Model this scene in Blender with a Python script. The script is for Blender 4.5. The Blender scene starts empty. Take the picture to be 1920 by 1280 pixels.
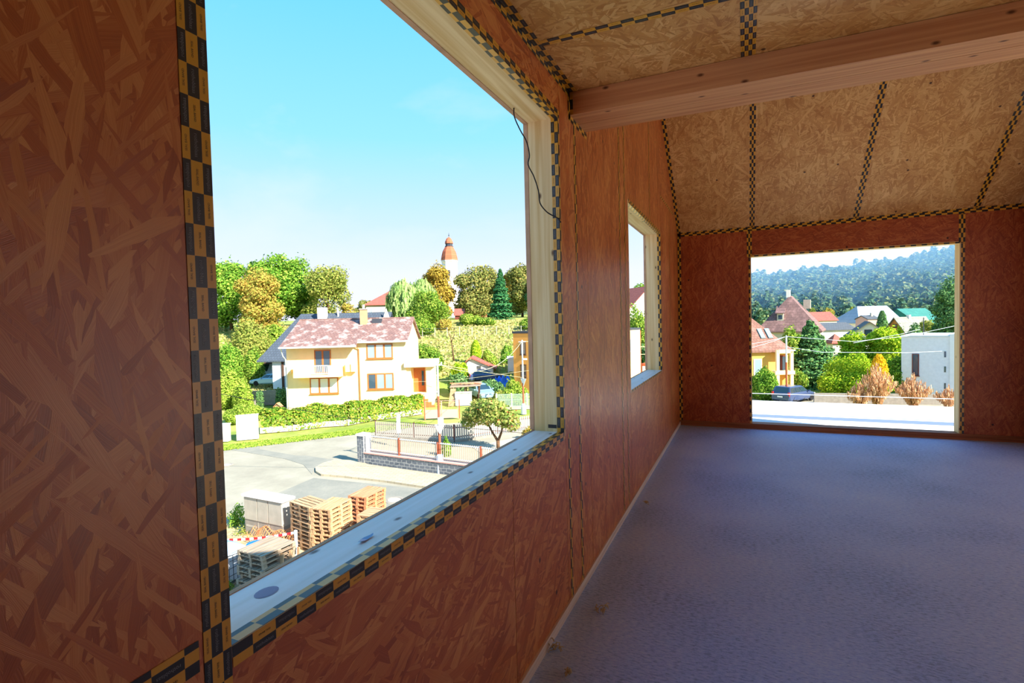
import bpy, math, random
import numpy as np
from mathutils import Vector, Matrix

scene = bpy.context.scene
col = scene.collection

# ---------------------------------------------------------------- camera
cam_data = bpy.data.cameras.new('camera')
cam_data.sensor_fit = 'HORIZONTAL'
cam_data.sensor_width = 36.0
cam_data.lens = 18.7074
cam_data.clip_start = 0.02
cam_data.clip_end = 3000
cam = bpy.data.objects.new('camera', cam_data)
col.objects.link(cam)
cam.matrix_world = Matrix(((0.916159, 0.008033, 0.400734, 0.0), (0.400057, 0.043125, -0.915475, 0.0), (-0.024636, 0.999037, 0.036296, 1.5), (0.0, 0.0, 0.0, 1.0)))
scene.camera = cam

# ---------------------------------------------------------------- exposure
vs = scene.view_settings
vs.view_transform = 'Standard'
vs.look = 'None'
vs.gamma = 1.0
vs.use_curve_mapping = False
vs.exposure = 1.06
scene.cycles.max_bounces = 10
scene.cycles.diffuse_bounces = 6
scene.cycles.sample_clamp_indirect = 6.0
scene.cycles.caustics_reflective = False
scene.cycles.caustics_refractive = False

# ---------------------------------------------------------------- sky
world = bpy.data.worlds.new('sky')
scene.world = world
world.use_nodes = True
wn = world.node_tree.nodes
wl = world.node_tree.links
wn.clear()
w_out = wn.new('ShaderNodeOutputWorld')
w_bg = wn.new('ShaderNodeBackground')
w_tc = wn.new('ShaderNodeTexCoord')
w_sep = wn.new('ShaderNodeSeparateXYZ')
w_ramp = wn.new('ShaderNodeValToRGB')
wl.new(w_tc.outputs['Generated'], w_sep.inputs[0])
wl.new(w_sep.outputs['Z'], w_ramp.inputs[0])
cr = w_ramp.color_ramp
for k in range(5):
    cr.elements.new(0.5)
for el, (p, c) in zip(cr.elements, [
        (0.0, (0.62, 0.62, 0.75)), (0.09, (0.57, 0.61, 0.76)), (0.18, (0.42, 0.57, 0.78)), (0.32, (0.22, 0.54, 0.82)),
        (0.50, (0.13, 0.47, 0.85)), (0.75, (0.10, 0.40, 0.85)), (1.0, (0.08, 0.34, 0.80))]):
    el.position = p
    el.color = (*c, 1)
# thin high cloud: long streaks, stronger towards the horizon
w_map = wn.new('ShaderNodeMapping')
w_map.inputs['Scale'].default_value = (1.2, 3.6, 5.0)
w_map.inputs['Rotation'].default_value = (0.3, 0.5, 0.6)
w_noise = wn.new('ShaderNodeTexNoise')
w_noise.inputs['Scale'].default_value = 1.3
w_noise.inputs['Detail'].default_value = 5
w_noise.inputs['Roughness'].default_value = 0.55
w_cr = wn.new('ShaderNodeValToRGB')
w_cr.color_ramp.elements[0].position = 0.50
w_cr.color_ramp.elements[1].position = 0.85
w_cr.color_ramp.elements[0].color = (0, 0, 0, 1)
w_cr.color_ramp.elements[1].color = (0.55, 0.55, 0.55, 1)
w_mix = wn.new('ShaderNodeMixRGB')
w_mix.inputs['Color2'].default_value = (0.58, 0.63, 0.76, 1)
wl.new(w_tc.outputs['Generated'], w_map.inputs[0])
wl.new(w_map.outputs[0], w_noise.inputs['Vector'])
wl.new(w_noise.outputs['Fac'], w_cr.inputs[0])
wl.new(w_cr.outputs[0], w_mix.inputs['Fac'])
wl.new(w_ramp.outputs[0], w_mix.inputs['Color1'])
wl.new(w_mix.outputs[0], w_bg.inputs['Color'])
w_bg.inputs['Strength'].default_value = 0.78
wl.new(w_bg.outputs[0], w_out.inputs['Surface'])

# ---------------------------------------------------------------- sun
sd = bpy.data.lights.new('sun', 'SUN')
sd.energy = 7.0
sd.color = (1.0, 0.93, 0.82)
sd.angle = math.radians(0.6)
sun = bpy.data.objects.new('sun', sd)
col.objects.link(sun)
EL = math.radians(33.5)
to_sun = Vector((math.cos(EL) * 0.957, math.cos(EL) * -0.290, math.sin(EL)))
sun.rotation_euler = to_sun.to_track_quat('Z', 'Y').to_euler()
sun.location = (40, 0, 40)

# ================================================================ helpers
rng = random.Random(7)


def lin(c):
    """sRGB 0-255 -> linear"""
    out = []
    for v in c:
        v /= 255.0
        out.append(v / 12.92 if v <= 0.04045 else ((v + 0.055) / 1.055) ** 2.4)
    return tuple(out)


def tag(o, label=None, cat=None, group=None, kind=None):
    if label: o['label'] = label
    if cat: o['category'] = cat
    if group: o['group'] = group
    if kind: o['kind'] = kind
    return o


def empty(name, loc=(0, 0, 0), rz=0.0, label=None, cat=None, group=None, kind=None, parent=None):
    o = bpy.data.objects.new(name, None)
    o.empty_display_size = 0.3
    o.location = loc
    o.rotation_euler = (0, 0, rz)
    col.objects.link(o)
    if parent: o.parent = parent
    return tag(o, label, cat, group, kind)


def children(o):
    return [c for c in col.objects if c.parent == o]


def copy_tree(o, parent=None):
    c = o.copy()
    col.objects.link(c)
    if parent is not None: c.parent = parent
    for ch in children(o):
        copy_tree(ch, c)
    return c


class MB:
    """collects faces with uvs (in metres); build() links them as one mesh object"""

    def __init__(self):
        self.v = []; self.f = []; self.m = []; self.uv = []

    def poly(self, pts, m=0, uv=None):
        i = len(self.v)
        self.v.extend([tuple(p) for p in pts])
        self.f.append(tuple(range(i, i + len(pts))))
        self.m.append(m)
        if uv is None: uv = [(0, 0)] * len(pts)
        self.uv.append(list(uv))

    def face_uv(self, pts, m=0, along=None, off=(0, 0)):
        """planar polygon with metric uvs; u runs along vector `along`"""
        P = [Vector(p) for p in pts]
        n = (P[1] - P[0]).cross(P[2] - P[0])
        if n.length < 1e-12 and len(P) > 3: n = (P[2] - P[0]).cross(P[3] - P[0])
        n.normalize()
        a = Vector(along) if along is not None else (P[1] - P[0])
        a = a - a.dot(n) * n
        if a.length < 1e-6:
            a = P[1] - P[0]
        a.normalize()
        b = n.cross(a)
        self.poly(pts, m, [(p.dot(a) + off[0], p.dot(b) + off[1]) for p in P])

    def box(self, c, s, rz=0.0, m=0, along=None, tilt=None):
        c = Vector(c); hx, hy, hz = s[0] / 2, s[1] / 2, s[2] / 2
        R = Matrix.Rotation(rz, 3, 'Z')
        if tilt is not None: R = R @ tilt
        P = [c + R @ Vector((sx * hx, sy * hy, sz * hz)) for sx in (-1, 1) for sy in (-1, 1) for sz in (-1, 1)]
        ax = R @ Vector([(1, 0, 0), (0, 1, 0), (0, 0, 1)][max(range(3), key=lambda k: s[k])]) if along is None else Vector(along)
        off = (rng.uniform(0, 9), rng.uniform(0, 9))
        for q in ((0, 1, 3, 2), (4, 6, 7, 5), (0, 4, 5, 1), (2, 3, 7, 6), (0, 2, 6, 4), (1, 5, 7, 3)):
            self.face_uv([P[k] for k in q], m, ax, off)

    def box2(self, a, b, m=0, along=None):
        self.box([(a[k] + b[k]) / 2 for k in range(3)], [abs(b[k] - a[k]) for k in range(3)], 0, m, along)

    def bar(self, p0, p1, w, h, m=0):
        """rectangular bar from p0 to p1"""
        p0 = Vector(p0); p1 = Vector(p1); d = p1 - p0
        t = d.normalized()
        up = Vector((0, 0, 1)) if abs(t.z) < 0.95 else Vector((0, 1, 0))
        sx = t.cross(up).normalized() * (w / 2)
        sy = sx.cross(t).normalized() * (h / 2)
        A = [p0 + sx * i + sy * j for i, j in ((-1, -1), (1, -1), (1, 1), (-1, 1))]
        B = [p1 + sx * i + sy * j for i, j in ((-1, -1), (1, -1), (1, 1), (-1, 1))]
        off = (rng.uniform(0, 9), rng.uniform(0, 9))
        for k in range(4):
            self.face_uv([A[k], A[(k + 1) % 4], B[(k + 1) % 4], B[k]], m, d, off)
        self.face_uv(A[::-1], m, None, off); self.face_uv(B, m, None, off)

    def tube(self, path, r, n=6, m=0, r1=None):
        P = [Vector(p) for p in path]
        rings = []
        prev = None
        L = 0.0
        for i, p in enumerate(P):
            t = (P[min(i + 1, len(P) - 1)] - P[max(i - 1, 0)]).normalized()
            up = Vector((0, 0, 1)) if abs(t.z) < 0.9 else Vector((1, 0, 0))
            if prev is not None: up = prev
            a = (up - up.dot(t) * t)
            if a.length < 1e-6: a = t.orthogonal()
            a.normalize(); prev = a
            b = t.cross(a)
            rr = r if r1 is None else r + (r1 - r) * i / (len(P) - 1)
            rings.append([p + rr * (math.cos(2 * math.pi * k / n) * a + math.sin(2 * math.pi * k / n) * b) for k in range(n)])
        for i in range(len(P) - 1):
            L1 = L + (P[i + 1] - P[i]).length
            for k in range(n):
                k2 = (k + 1) % n
                self.poly([rings[i][k], rings[i][k2], rings[i + 1][k2], rings[i + 1][k]], m,
                          [(L, k * r), (L, (k + 1) * r), (L1, (k + 1) * r), (L1, k * r)])
            L = L1
        self.poly(rings[0][::-1], m); self.poly(rings[-1], m)

    def lathe(self, prof, c=(0, 0, 0), n=16, m=0, rot=0.0):
        c = Vector(c)
        rings = [[c + Vector((r * math.cos(2 * math.pi * k / n + rot), r * math.sin(2 * math.pi * k / n + rot), z)) for k in range(n)] for r, z in prof]
        for i in range(len(rings) - 1):
            for k in range(n):
                k2 = (k + 1) % n
                self.poly([rings[i][k], rings[i][k2], rings[i + 1][k2], rings[i + 1][k]], m,
                          [(k * .1, prof[i][1]), ((k + 1) * .1, prof[i][1]), ((k + 1) * .1, prof[i + 1][1]), (k * .1, prof[i + 1][1])])
        if prof[0][0] > 1e-4: self.poly(rings[0][::-1], m)
        if prof[-1][0] > 1e-4: self.poly(rings[-1], m)

    def extrude(self, poly, vec, m=0, along=None):
        """closed prism: polygon (3d points) swept by vec"""
        A = [Vector(p) for p in poly]; v = Vector(vec)
        B = [p + v for p in A]
        self.face_uv(A[::-1], m, along); self.face_uv(B, m, along)
        n = len(A)
        for k in range(n):
            self.face_uv([A[k], A[(k + 1) % n], B[(k + 1) % n], B[k]], m, along)

    def build(self, name, mats, parent=None, smooth=False, fix=True):
        me = bpy.data.meshes.new(name)
        me.from_pydata(self.v, [], self.f)
        if not isinstance(mats, (list, tuple)): mats = [mats]
        for mt in mats: me.materials.append(mt)
        me.polygons.foreach_set('material_index', self.m)
        lay = me.uv_layers.new(name='UVMap')
        flat = [c for f in self.uv for uv in f for c in uv]
        lay.data.foreach_set('uv', flat)
        if smooth: me.polygons.foreach_set('use_smooth', [True] * len(self.f))
        me.update()
        if fix:
            import bmesh
            bm = bmesh.new(); bm.from_mesh(me)
            bmesh.ops.remove_doubles(bm, verts=bm.verts, dist=1e-5)
            bmesh.ops.recalc_face_normals(bm, faces=bm.faces)
            bm.to_mesh(me); bm.free()
        o = bpy.data.objects.new(name, me)
        col.objects.link(o)
        if parent is not None: o.parent = parent
        return o


# ================================================================ materials
def new_mat(name):
    m = bpy.data.materials.new(name)
    m.use_nodes = True
    nt = m.node_tree
    return m, nt, nt.nodes, nt.links, nt.nodes['Principled BSDF']


def set_spec(b, v):
    b.inputs['Specular IOR Level'].default_value = v


def plain(name, rgb, rough=0.7, spec=0.3, metal=0.0, var=0.0, scale=6.0, bump=0.0):
    """one colour with optional noise mottling and bump"""
    m, nt, N, L, b = new_mat(name)
    c = lin(rgb)
    b.inputs['Base Color'].default_value = (*c, 1)
    b.inputs['Roughness'].default_value = rough
    b.inputs['Metallic'].default_value = metal
    set_spec(b, spec)
    if var > 0 or bump > 0:
        tc = N.new('ShaderNodeTexCoord')
        no = N.new('ShaderNodeTexNoise')
        no.inputs['Scale'].default_value = scale
        no.inputs['Detail'].default_value = 6
        L.new(tc.outputs['Object'], no.inputs['Vector'])
        if var > 0:
            r = N.new('ShaderNodeValToRGB')
            r.color_ramp.elements[0].position = 0.3
            r.color_ramp.elements[1].position = 0.7
            r.color_ramp.elements[0].color = (*[x * (1 - var) for x in c], 1)
            r.color_ramp.elements[1].color = (*[min(1, x * (1 + var)) for x in c], 1)
            L.new(no.outputs['Fac'], r.inputs[0]); L.new(r.outputs[0], b.inputs['Base Color'])
        if bump > 0:
            bp = N.new('ShaderNodeBump'); bp.inputs['Strength'].default_value = bump
            bp.inputs['Distance'].default_value = 0.02
            L.new(no.outputs['Fac'], bp.inputs['Height']); L.new(bp.outputs[0], b.inputs['Normal'])
    return m


def osb(name, dark, mid, light, rough=0.42, spec=0.5, scale=1.0, rot0=0.0, spread=0.7):
    """oriented strand board: overlapping layers of long flakes, each flake with its own tone and grain"""
    m, nt, N, L, b = new_mat(name)
    uv = N.new('ShaderNodeUVMap')
    # wobble the flake outlines
    wob = N.new('ShaderNodeTexNoise'); wob.noise_dimensions = '2D'; wob.inputs['Scale'].default_value = 14; wob.inputs['Detail'].default_value = 3
    L.new(uv.outputs[0], wob.inputs['Vector'])
    ws = N.new('ShaderNodeVectorMath'); ws.operation = 'MULTIPLY_ADD'
    ws.inputs[1].default_value = (0.007, 0.007, 0); 
    L.new(wob.outputs['Color'], ws.inputs[0]); L.new(uv.outputs[0], ws.inputs[2])
    cur_h = None; cur_c = None; cur_g = None
    angs = [0.05, 0.5, -0.45, 0.2, -0.22, 1.1, -0.1, 0.75, -0.7]
    sizes = [(5.5, 40), (7, 34), (6.5, 52), (9, 70), (8, 40), (11, 56), (12, 110), (15, 130), (7, 90)]
    for i, (a, (su, sv)) in enumerate(zip(angs, sizes)):
        mp = N.new('ShaderNodeMapping'); mp.vector_type = 'POINT'
        rt = N.new('ShaderNodeVectorRotate'); rt.rotation_type = 'Z_AXIS'
        rt.inputs['Angle'].default_value = rot0 + a * spread * 1.4
        L.new(ws.outputs[0], rt.inputs['Vector'])
        mp.inputs['Scale'].default_value = (su * scale, sv * scale, 1)
        mp.inputs['Location'].default_value = (i * 3.7, i * 1.9, 0)
        L.new(rt.outputs[0], mp.inputs['Vector'])
        vo = N.new('ShaderNodeTexVoronoi'); vo.voronoi_dimensions = '2D'; vo.inputs['Scale'].default_value = 1.0
        vo.inputs['Randomness'].default_value = 1.0
        L.new(mp.outputs[0], vo.inputs['Vector'])
        sp = N.new('ShaderNodeSeparateColor'); L.new(vo.outputs['Color'], sp.inputs[0])
        gr = N.new('ShaderNodeTexNoise'); gr.noise_dimensions = '2D'; gr.inputs['Scale'].default_value = 1.0; gr.inputs['Detail'].default_value = 4
        gm = N.new('ShaderNodeMapping'); gm.inputs['Scale'].default_value = (0.9, 17.0, 1)
        L.new(mp.outputs[0], gm.inputs['Vector']); L.new(gm.outputs[0], gr.inputs['Vector'])
        if cur_h is None:
            cur_h, cur_c, cur_g = sp.outputs['Red'], sp.outputs['Green'], gr.outputs['Fac']
        else:
            gt = N.new('ShaderNodeMath'); gt.operation = 'GREATER_THAN'
            L.new(sp.outputs['Red'], gt.inputs[0]); L.new(cur_h, gt.inputs[1])
            mx = N.new('ShaderNodeMath'); mx.operation = 'MAXIMUM'
            L.new(sp.outputs['Red'], mx.inputs[0]); L.new(cur_h, mx.inputs[1])
            mc = N.new('ShaderNodeMix'); L.new(gt.outputs[0], mc.inputs[0]); L.new(cur_c, mc.inputs[2]); L.new(sp.outputs['Green'], mc.inputs[3])
            mg = N.new('ShaderNodeMix'); L.new(gt.outputs[0], mg.inputs[0]); L.new(cur_g, mg.inputs[2]); L.new(gr.outputs['Fac'], mg.inputs[3])
            cur_h, cur_c, cur_g = mx.outputs[0], mc.outputs[0], mg.outputs[0]
    # tone = flake tone, grain and a slow drift
    big = N.new('ShaderNodeTexNoise'); big.noise_dimensions = '2D'; big.inputs['Scale'].default_value = 2.3; big.inputs['Detail'].default_value = 4
    L.new(uv.outputs[0], big.inputs['Vector'])
    a1 = N.new('ShaderNodeMath'); a1.operation = 'MULTIPLY_ADD'; a1.inputs[1].default_value = 0.40
    L.new(cur_c, a1.inputs[0])
    g1 = N.new('ShaderNodeMath'); g1.operation = 'MULTIPLY'; g1.inputs[1].default_value = 0.36
    L.new(cur_g, g1.inputs[0])
    L.new(g1.outputs[0], a1.inputs[2])
    a2 = N.new('ShaderNodeMath'); a2.operation = 'MULTIPLY_ADD'; a2.inputs[1].default_value = 0.42
    L.new(big.outputs['Fac'], a2.inputs[0]); L.new(a1.outputs[0], a2.inputs[2])
    r = N.new('ShaderNodeValToRGB')
    r.color_ramp.elements.new(0.5)
    for el, (p, c) in zip(r.color_ramp.elements, [(0.28, dark), (0.56, mid), (0.88, light)]):
        el.position = p; el.color = (*lin(c), 1)
    L.new(a2.outputs[0], r.inputs[0])
    # sparse dark knots
    kn = N.new('ShaderNodeTexVoronoi'); kn.voronoi_dimensions = '2D'; kn.inputs['Scale'].default_value = 3.1
    L.new(ws.outputs[0], kn.inputs['Vector'])
    kr = N.new('ShaderNodeValToRGB')
    kr.color_ramp.elements[0].position = 0.022; kr.color_ramp.elements[0].color = (0.10, 0.05, 0.03, 1)
    kr.color_ramp.elements[1].position = 0.045; kr.color_ramp.elements[1].color = (1, 1, 1, 1)
    L.new(kn.outputs['Distance'], kr.inputs[0])
    ks = N.new('ShaderNodeSeparateColor'); L.new(kn.outputs['Color'], ks.inputs[0])
    kg = N.new('ShaderNodeMath'); kg.operation = 'GREATER_THAN'; kg.inputs[1].default_value = 0.80
    L.new(ks.outputs['Green'], kg.inputs[0])
    mu = N.new('ShaderNodeMixRGB'); mu.blend_type = 'MULTIPLY'; L.new(kg.outputs[0], mu.inputs[0])
    L.new(r.outputs[0], mu.inputs[1]); L.new(kr.outputs[0], mu.inputs[2])
    L.new(mu.outputs[0], b.inputs['Base Color'])
    b.inputs['Roughness'].default_value = rough
    set_spec(b, spec)
    bp = N.new('ShaderNodeBump'); bp.inputs['Strength'].default_value = 0.25; bp.inputs['Distance'].default_value = 0.002
    L.new(a1.outputs[0], bp.inputs['Height']); L.new(bp.outputs[0], b.inputs['Normal'])
    return m


def lumber(name, base, dark, knot=(92, 52, 24), rough=0.6, knots=True, ring=38):
    m, nt, N, L, b = new_mat(name)
    uv = N.new('ShaderNodeUVMap')
    mp = N.new('ShaderNodeMapping'); mp.inputs['Scale'].default_value = (1.1, ring, 1)
    L.new(uv.outputs[0], mp.inputs['Vector'])
    no = N.new('ShaderNodeTexNoise'); no.noise_dimensions = '2D'; no.inputs['Scale'].default_value = 1.0; no.inputs['Detail'].default_value = 5
    no.inputs['Distortion'].default_value = 0.35
    L.new(mp.outputs[0], no.inputs['Vector'])
    r = N.new('ShaderNodeValToRGB')
    r.color_ramp.elements[0].position = 0.32; r.color_ramp.elements[0].color = (*lin(dark), 1)
    r.color_ramp.elements[1].position = 0.66; r.color_ramp.elements[1].color = (*lin(base), 1)
    L.new(no.outputs['Fac'], r.inputs[0])
    out = r.outputs[0]
    if knots:
        m2 = N.new('ShaderNodeMapping'); m2.inputs['Scale'].default_value = (2.6, 5.2, 1)
        L.new(uv.outputs[0], m2.inputs['Vector'])
        vo = N.new('ShaderNodeTexVoronoi'); vo.voronoi_dimensions = '2D'; vo.inputs['Scale'].default_value = 1.0
        L.new(m2.outputs[0], vo.inputs['Vector'])
        kr = N.new('ShaderNodeValToRGB')
        kr.color_ramp.elements[0].position = 0.018; kr.color_ramp.elements[0].color = (*lin(knot), 1)
        kr.color_ramp.elements[1].position = 0.055; kr.color_ramp.elements[1].color = (1, 1, 1, 1)
        L.new(vo.outputs['Distance'], kr.inputs[0])
        mu = N.new('ShaderNodeMixRGB'); mu.blend_type = 'MULTIPLY'; mu.inputs[0].default_value = 0.85
        L.new(out, mu.inputs[1]); L.new(kr.outputs[0], mu.inputs[2])
        out = mu.outputs[0]
    L.new(out, b.inputs['Base Color'])
    b.inputs['Roughness'].default_value = rough
    set_spec(b, 0.3)
    return m


def foliage(name, c1, c2, c3, trans=0.35):
    """leaves: every leaf takes its own tone of the plant's colour"""
    m, nt, N, L, b = new_mat(name)
    ge = N.new('ShaderNodeNewGeometry')
    r = N.new('ShaderNodeValToRGB')
    r.color_ramp.elements.new(0.5)
    for el, (p, c) in zip(r.color_ramp.elements, [(0.0, c1), (0.5, c2), (1.0, c3)]):
        el.position = p; el.color = (*lin(c), 1)
    L.new(ge.outputs['Random Per Island'], r.inputs[0])
    df = N.new('ShaderNodeBsdfDiffuse'); tr = N.new('ShaderNodeBsdfTranslucent')
    L.new(r.outputs[0], df.inputs[0]); L.new(r.outputs[0], tr.inputs[0])
    mx = N.new('ShaderNodeMixShader'); mx.inputs[0].default_value = trans
    L.new(df.outputs[0], mx.inputs[1]); L.new(tr.outputs[0], mx.inputs[2])
    out = [n for n in N if n.type == 'OUTPUT_MATERIAL'][0]
    L.new(mx.outputs[0], out.inputs['Surface'])
    N.remove(b)
    return m


def tiles(name, c1, c2, c3, sx=4.0, sy=5.0, blotch=0.0):
    """roof tiles laid in rows on the uv (u along the eave)"""
    m, nt, N, L, b = new_mat(name)
    uv = N.new('ShaderNodeUVMap')
    br = N.new('ShaderNodeTexBrick')
    br.inputs['Scale'].default_value = 1.0
    br.inputs['Brick Width'].default_value = 1.0 / sx
    br.inputs['Row Height'].default_value = 1.0 / sy
    br.inputs['Mortar Size'].default_value = 0.018
    br.inputs['Color1'].default_value = (*lin(c1), 1)
    br.inputs['Color2'].default_value = (*lin(c2), 1)
    br.inputs['Mortar'].default_value = (*[x * .45 for x in lin(c1)], 1)
    L.new(uv.outputs[0], br.inputs['Vector'])
    out = br.outputs['Color']
    if blotch > 0:
        no = N.new('ShaderNodeTexNoise'); no.inputs['Scale'].default_value = 1.1; no.inputs['Detail'].default_value = 8; no.inputs['Roughness'].default_value = 0.7
        L.new(uv.outputs[0], no.inputs['Vector'])
        r = N.new('ShaderNodeValToRGB'); r.color_ramp.elements[0].position = 0.5; r.color_ramp.elements[1].position = 0.62
        r.color_ramp.elements[0].color = (0, 0, 0, 1); r.color_ramp.elements[1].color = (blotch,) * 3 + (1,)
        L.new(no.outputs['Fac'], r.inputs[0])
        mx = N.new('ShaderNodeMixRGB'); L.new(r.outputs[0], mx.inputs[0]); L.new(out, mx.inputs[1])
        mx.inputs[2].default_value = (*lin(c3), 1)
        out = mx.outputs[0]
    L.new(out, b.inputs['Base Color'])
    b.inputs['Roughness'].default_value = 0.8
    bp = N.new('ShaderNodeBump'); bp.inputs['Strength'].default_value = 0.6; bp.inputs['Distance'].default_value = 0.04
    L.new(br.outputs['Fac'], bp.inputs['Height']); bp.invert = True
    L.new(bp.outputs[0], b.inputs['Normal'])
    return m


def brickwork(name, c1, c2, mortar, w, h, mort=0.015, bump=0.5, squash=1.0, wob=0.0):
    m, nt, N, L, b = new_mat(name)
    uv = N.new('ShaderNodeUVMap')
    src = uv.outputs[0]
    if wob > 0:
        no = N.new('ShaderNodeTexNoise'); no.inputs['Scale'].default_value = 3.0
        L.new(src, no.inputs['Vector'])
        va = N.new('ShaderNodeVectorMath'); va.operation = 'MULTIPLY_ADD'; va.inputs[1].default_value = (wob, wob, 0)
        L.new(no.outputs['Color'], va.inputs[0]); L.new(src, va.inputs[2]); src = va.outputs[0]
    br = N.new('ShaderNodeTexBrick'); br.inputs['Scale'].default_value = 1.0
    br.inputs['Brick Width'].default_value = w; br.inputs['Row Height'].default_value = h; br.inputs['Mortar Size'].default_value = mort
    br.inputs['Color1'].default_value = (*lin(c1), 1); br.inputs['Color2'].default_value = (*lin(c2), 1)
    br.inputs['Mortar'].default_value = (*lin(mortar), 1)
    L.new(src, br.inputs['Vector']); L.new(br.outputs['Color'], b.inputs['Base Color'])
    b.inputs['Roughness'].default_value = 0.85
    bp = N.new('ShaderNodeBump'); bp.inputs['Strength'].default_value = bump; bp.inputs['Distance'].default_value = 0.02; bp.invert = True
    L.new(br.outputs['Fac'], bp.inputs['Height']); L.new(bp.outputs[0], b.inputs['Normal'])
    return m


def glass(name, rgb=(60, 80, 95), rough=0.05):
    """window pane seen by day: dark room behind a reflecting pane"""
    m, nt, N, L, b = new_mat(name)
    b.inputs['Base Color'].default_value = (*lin(rgb), 1)
    b.inputs['Roughness'].default_value = rough
    set_spec(b, 0.9)
    return m


def ground_mat(name, pal, scale=0.5, detail=8, bump=0.3):
    m, nt, N, L, b = new_mat(name)
    tc = N.new('ShaderNodeTexCoord')
    no = N.new('ShaderNodeTexNoise'); no.inputs['Scale'].default_value = scale; no.inputs['Detail'].default_value = detail; no.inputs['Roughness'].default_value = 0.65
    L.new(tc.outputs['Object'], no.inputs['Vector'])
    r = N.new('ShaderNodeValToRGB')
    while len(r.color_ramp.elements) < len(pal): r.color_ramp.elements.new(0.5)
    for k, (el, c) in enumerate(zip(r.color_ramp.elements, pal)):
        el.position = 0.3 + 0.4 * k / (len(pal) - 1); el.color = (*lin(c), 1)
    L.new(no.outputs['Fac'], r.inputs[0]); L.new(r.outputs[0], b.inputs['Base Color'])
    b.inputs['Roughness'].default_value = 0.95
    set_spec(b, 0.1)
    if bump:
        n2 = N.new('ShaderNodeTexNoise'); n2.inputs['Scale'].default_value = scale * 14; n2.inputs['Detail'].default_value = 6
        L.new(tc.outputs['Object'], n2.inputs['Vector'])
        bp = N.new('ShaderNodeBump'); bp.inputs['Strength'].default_value = bump; bp.inputs['Distance'].default_value = 0.1
        L.new(n2.outputs['Fac'], bp.inputs['Height']); L.new(bp.outputs[0], b.inputs['Normal'])
    return m


M = {}
# ================================================================ interior
M['osb_wall'] = osb('osb_wall', (148, 64, 18), (188, 97, 37), (220, 146, 76), rough=0.36, spec=0.6, scale=.8)
M['osb_ceiling'] = osb('osb_ceiling', (172, 114, 52), (202, 148, 78), (232, 190, 120), rough=0.5, spec=0.4, spread=1.0)
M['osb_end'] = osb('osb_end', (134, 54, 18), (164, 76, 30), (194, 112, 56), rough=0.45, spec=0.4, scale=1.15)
M['lumber'] = lumber('lumber', (240, 214, 158), (218, 182, 118))
M['lumber_sill'] = lumber('lumber_sill', (240, 240, 234), (226, 224, 212), rough=0.5, ring=26)
M['lumber_beam'] = lumber('lumber_beam', (226, 168, 112), (204, 140, 88), knot=(88, 44, 22))
M['lumber_sole'] = lumber('lumber_sole', (226, 204, 184), (204, 178, 156), knots=False)
M['lumber_red'] = lumber('lumber_red', (168, 104, 62), (132, 74, 40), knots=False)
M['brown_board'] = plain('brown_board', (196, 156, 120), 0.8, var=0.2, scale=9)
M['tape_yellow'] = plain('tape_yellow', (218, 158, 44), 0.3, 0.5)
M['tape_black'] = plain('tape_black', (36, 31, 28), 0.34, 0.5)
M['tape_grey'] = plain('tape_grey', (120, 120, 122), 0.4, 0.4)
M['cable'] = plain('cable', (22, 22, 26), 0.5, 0.4)
M['tuft'] = plain('tuft', (196, 178, 140), 0.9)

# concrete screed: bluish grey with fine trowel scratches
m, nt, N, L, b = new_mat('floor_screed')
tc = N.new('ShaderNodeTexCoord')
mp = N.new('ShaderNodeMapping'); mp.inputs['Scale'].default_value = (1.0, 2.6, 1)
L.new(tc.outputs['Object'], mp.inputs['Vector'])
n1 = N.new('ShaderNodeTexNoise'); n1.inputs['Scale'].default_value = 34; n1.inputs['Detail'].default_value = 9; n1.inputs['Roughness'].default_value = 0.75
L.new(mp.outputs[0], n1.inputs['Vector'])
n2 = N.new('ShaderNodeTexNoise'); n2.inputs['Scale'].default_value = 1.1; n2.inputs['Detail'].default_value = 3
L.new(tc.outputs['Object'], n2.inputs['Vector'])
ad = N.new('ShaderNodeMath'); ad.operation = 'MULTIPLY_ADD'; ad.inputs[1].default_value = 0.35
L.new(n2.outputs['Fac'], ad.inputs[0]); L.new(n1.outputs['Fac'], ad.inputs[2])
r = N.new('ShaderNodeValToRGB')
r.color_ramp.elements.new(0.5)
for el, (p, c) in zip(r.color_ramp.elements, [(0.48, (106, 128, 184)), (0.66, (166, 192, 248)), (0.86, (204, 222, 255))]):
    el.position = p; el.color = (*lin(c), 1)
L.new(ad.outputs[0], r.inputs[0]); L.new(r.outputs[0], b.inputs['Base Color'])
b.inputs['Roughness'].default_value = 0.62; set_spec(b, 0.45)
bp = N.new('ShaderNodeBump'); bp.inputs['Strength'].default_value = 0.45; bp.inputs['Distance'].default_value = 0.006
L.new(n1.outputs['Fac'], bp.inputs['Height']); L.new(bp.outputs[0], b.inputs['Normal'])
M['floor'] = m

XW, XO = -0.844, -0.994            # inner and outer face of the left wall
YE, YO = 7.745, 7.895              # inner and outer face of the end wall
XR = 3.05                          # right wall
ZC = 2.715                         # flat ceiling
ZE, SL = 2.665, 0.742              # eave height and slope of the far ceiling
YB = 3.065                         # far side of the beam
YP = 4.4                           # ridge
W1 = (0.645, 2.56, 0.935, 2.51)    # y0 y1 z0 z1
W2 = (4.305, 6.07, 0.928, 2.43)
LT = 0.022                         # lining thickness


def ztop(y):
    if y <= YB: return ZC
    return ZE + SL * (YE - y) if y >= YP else ZE + SL * (YE - YP) - SL * (YP - y)


def struct(name, mb, mats, parent=None):
    return tag(mb.build(name, mats, parent), kind='structure')


UP = (0, 0, 1)
AY = (0, 1, 0)
AX = (1, 0, 0)

# ---- left wall, panel by panel
w = MB()


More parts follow.
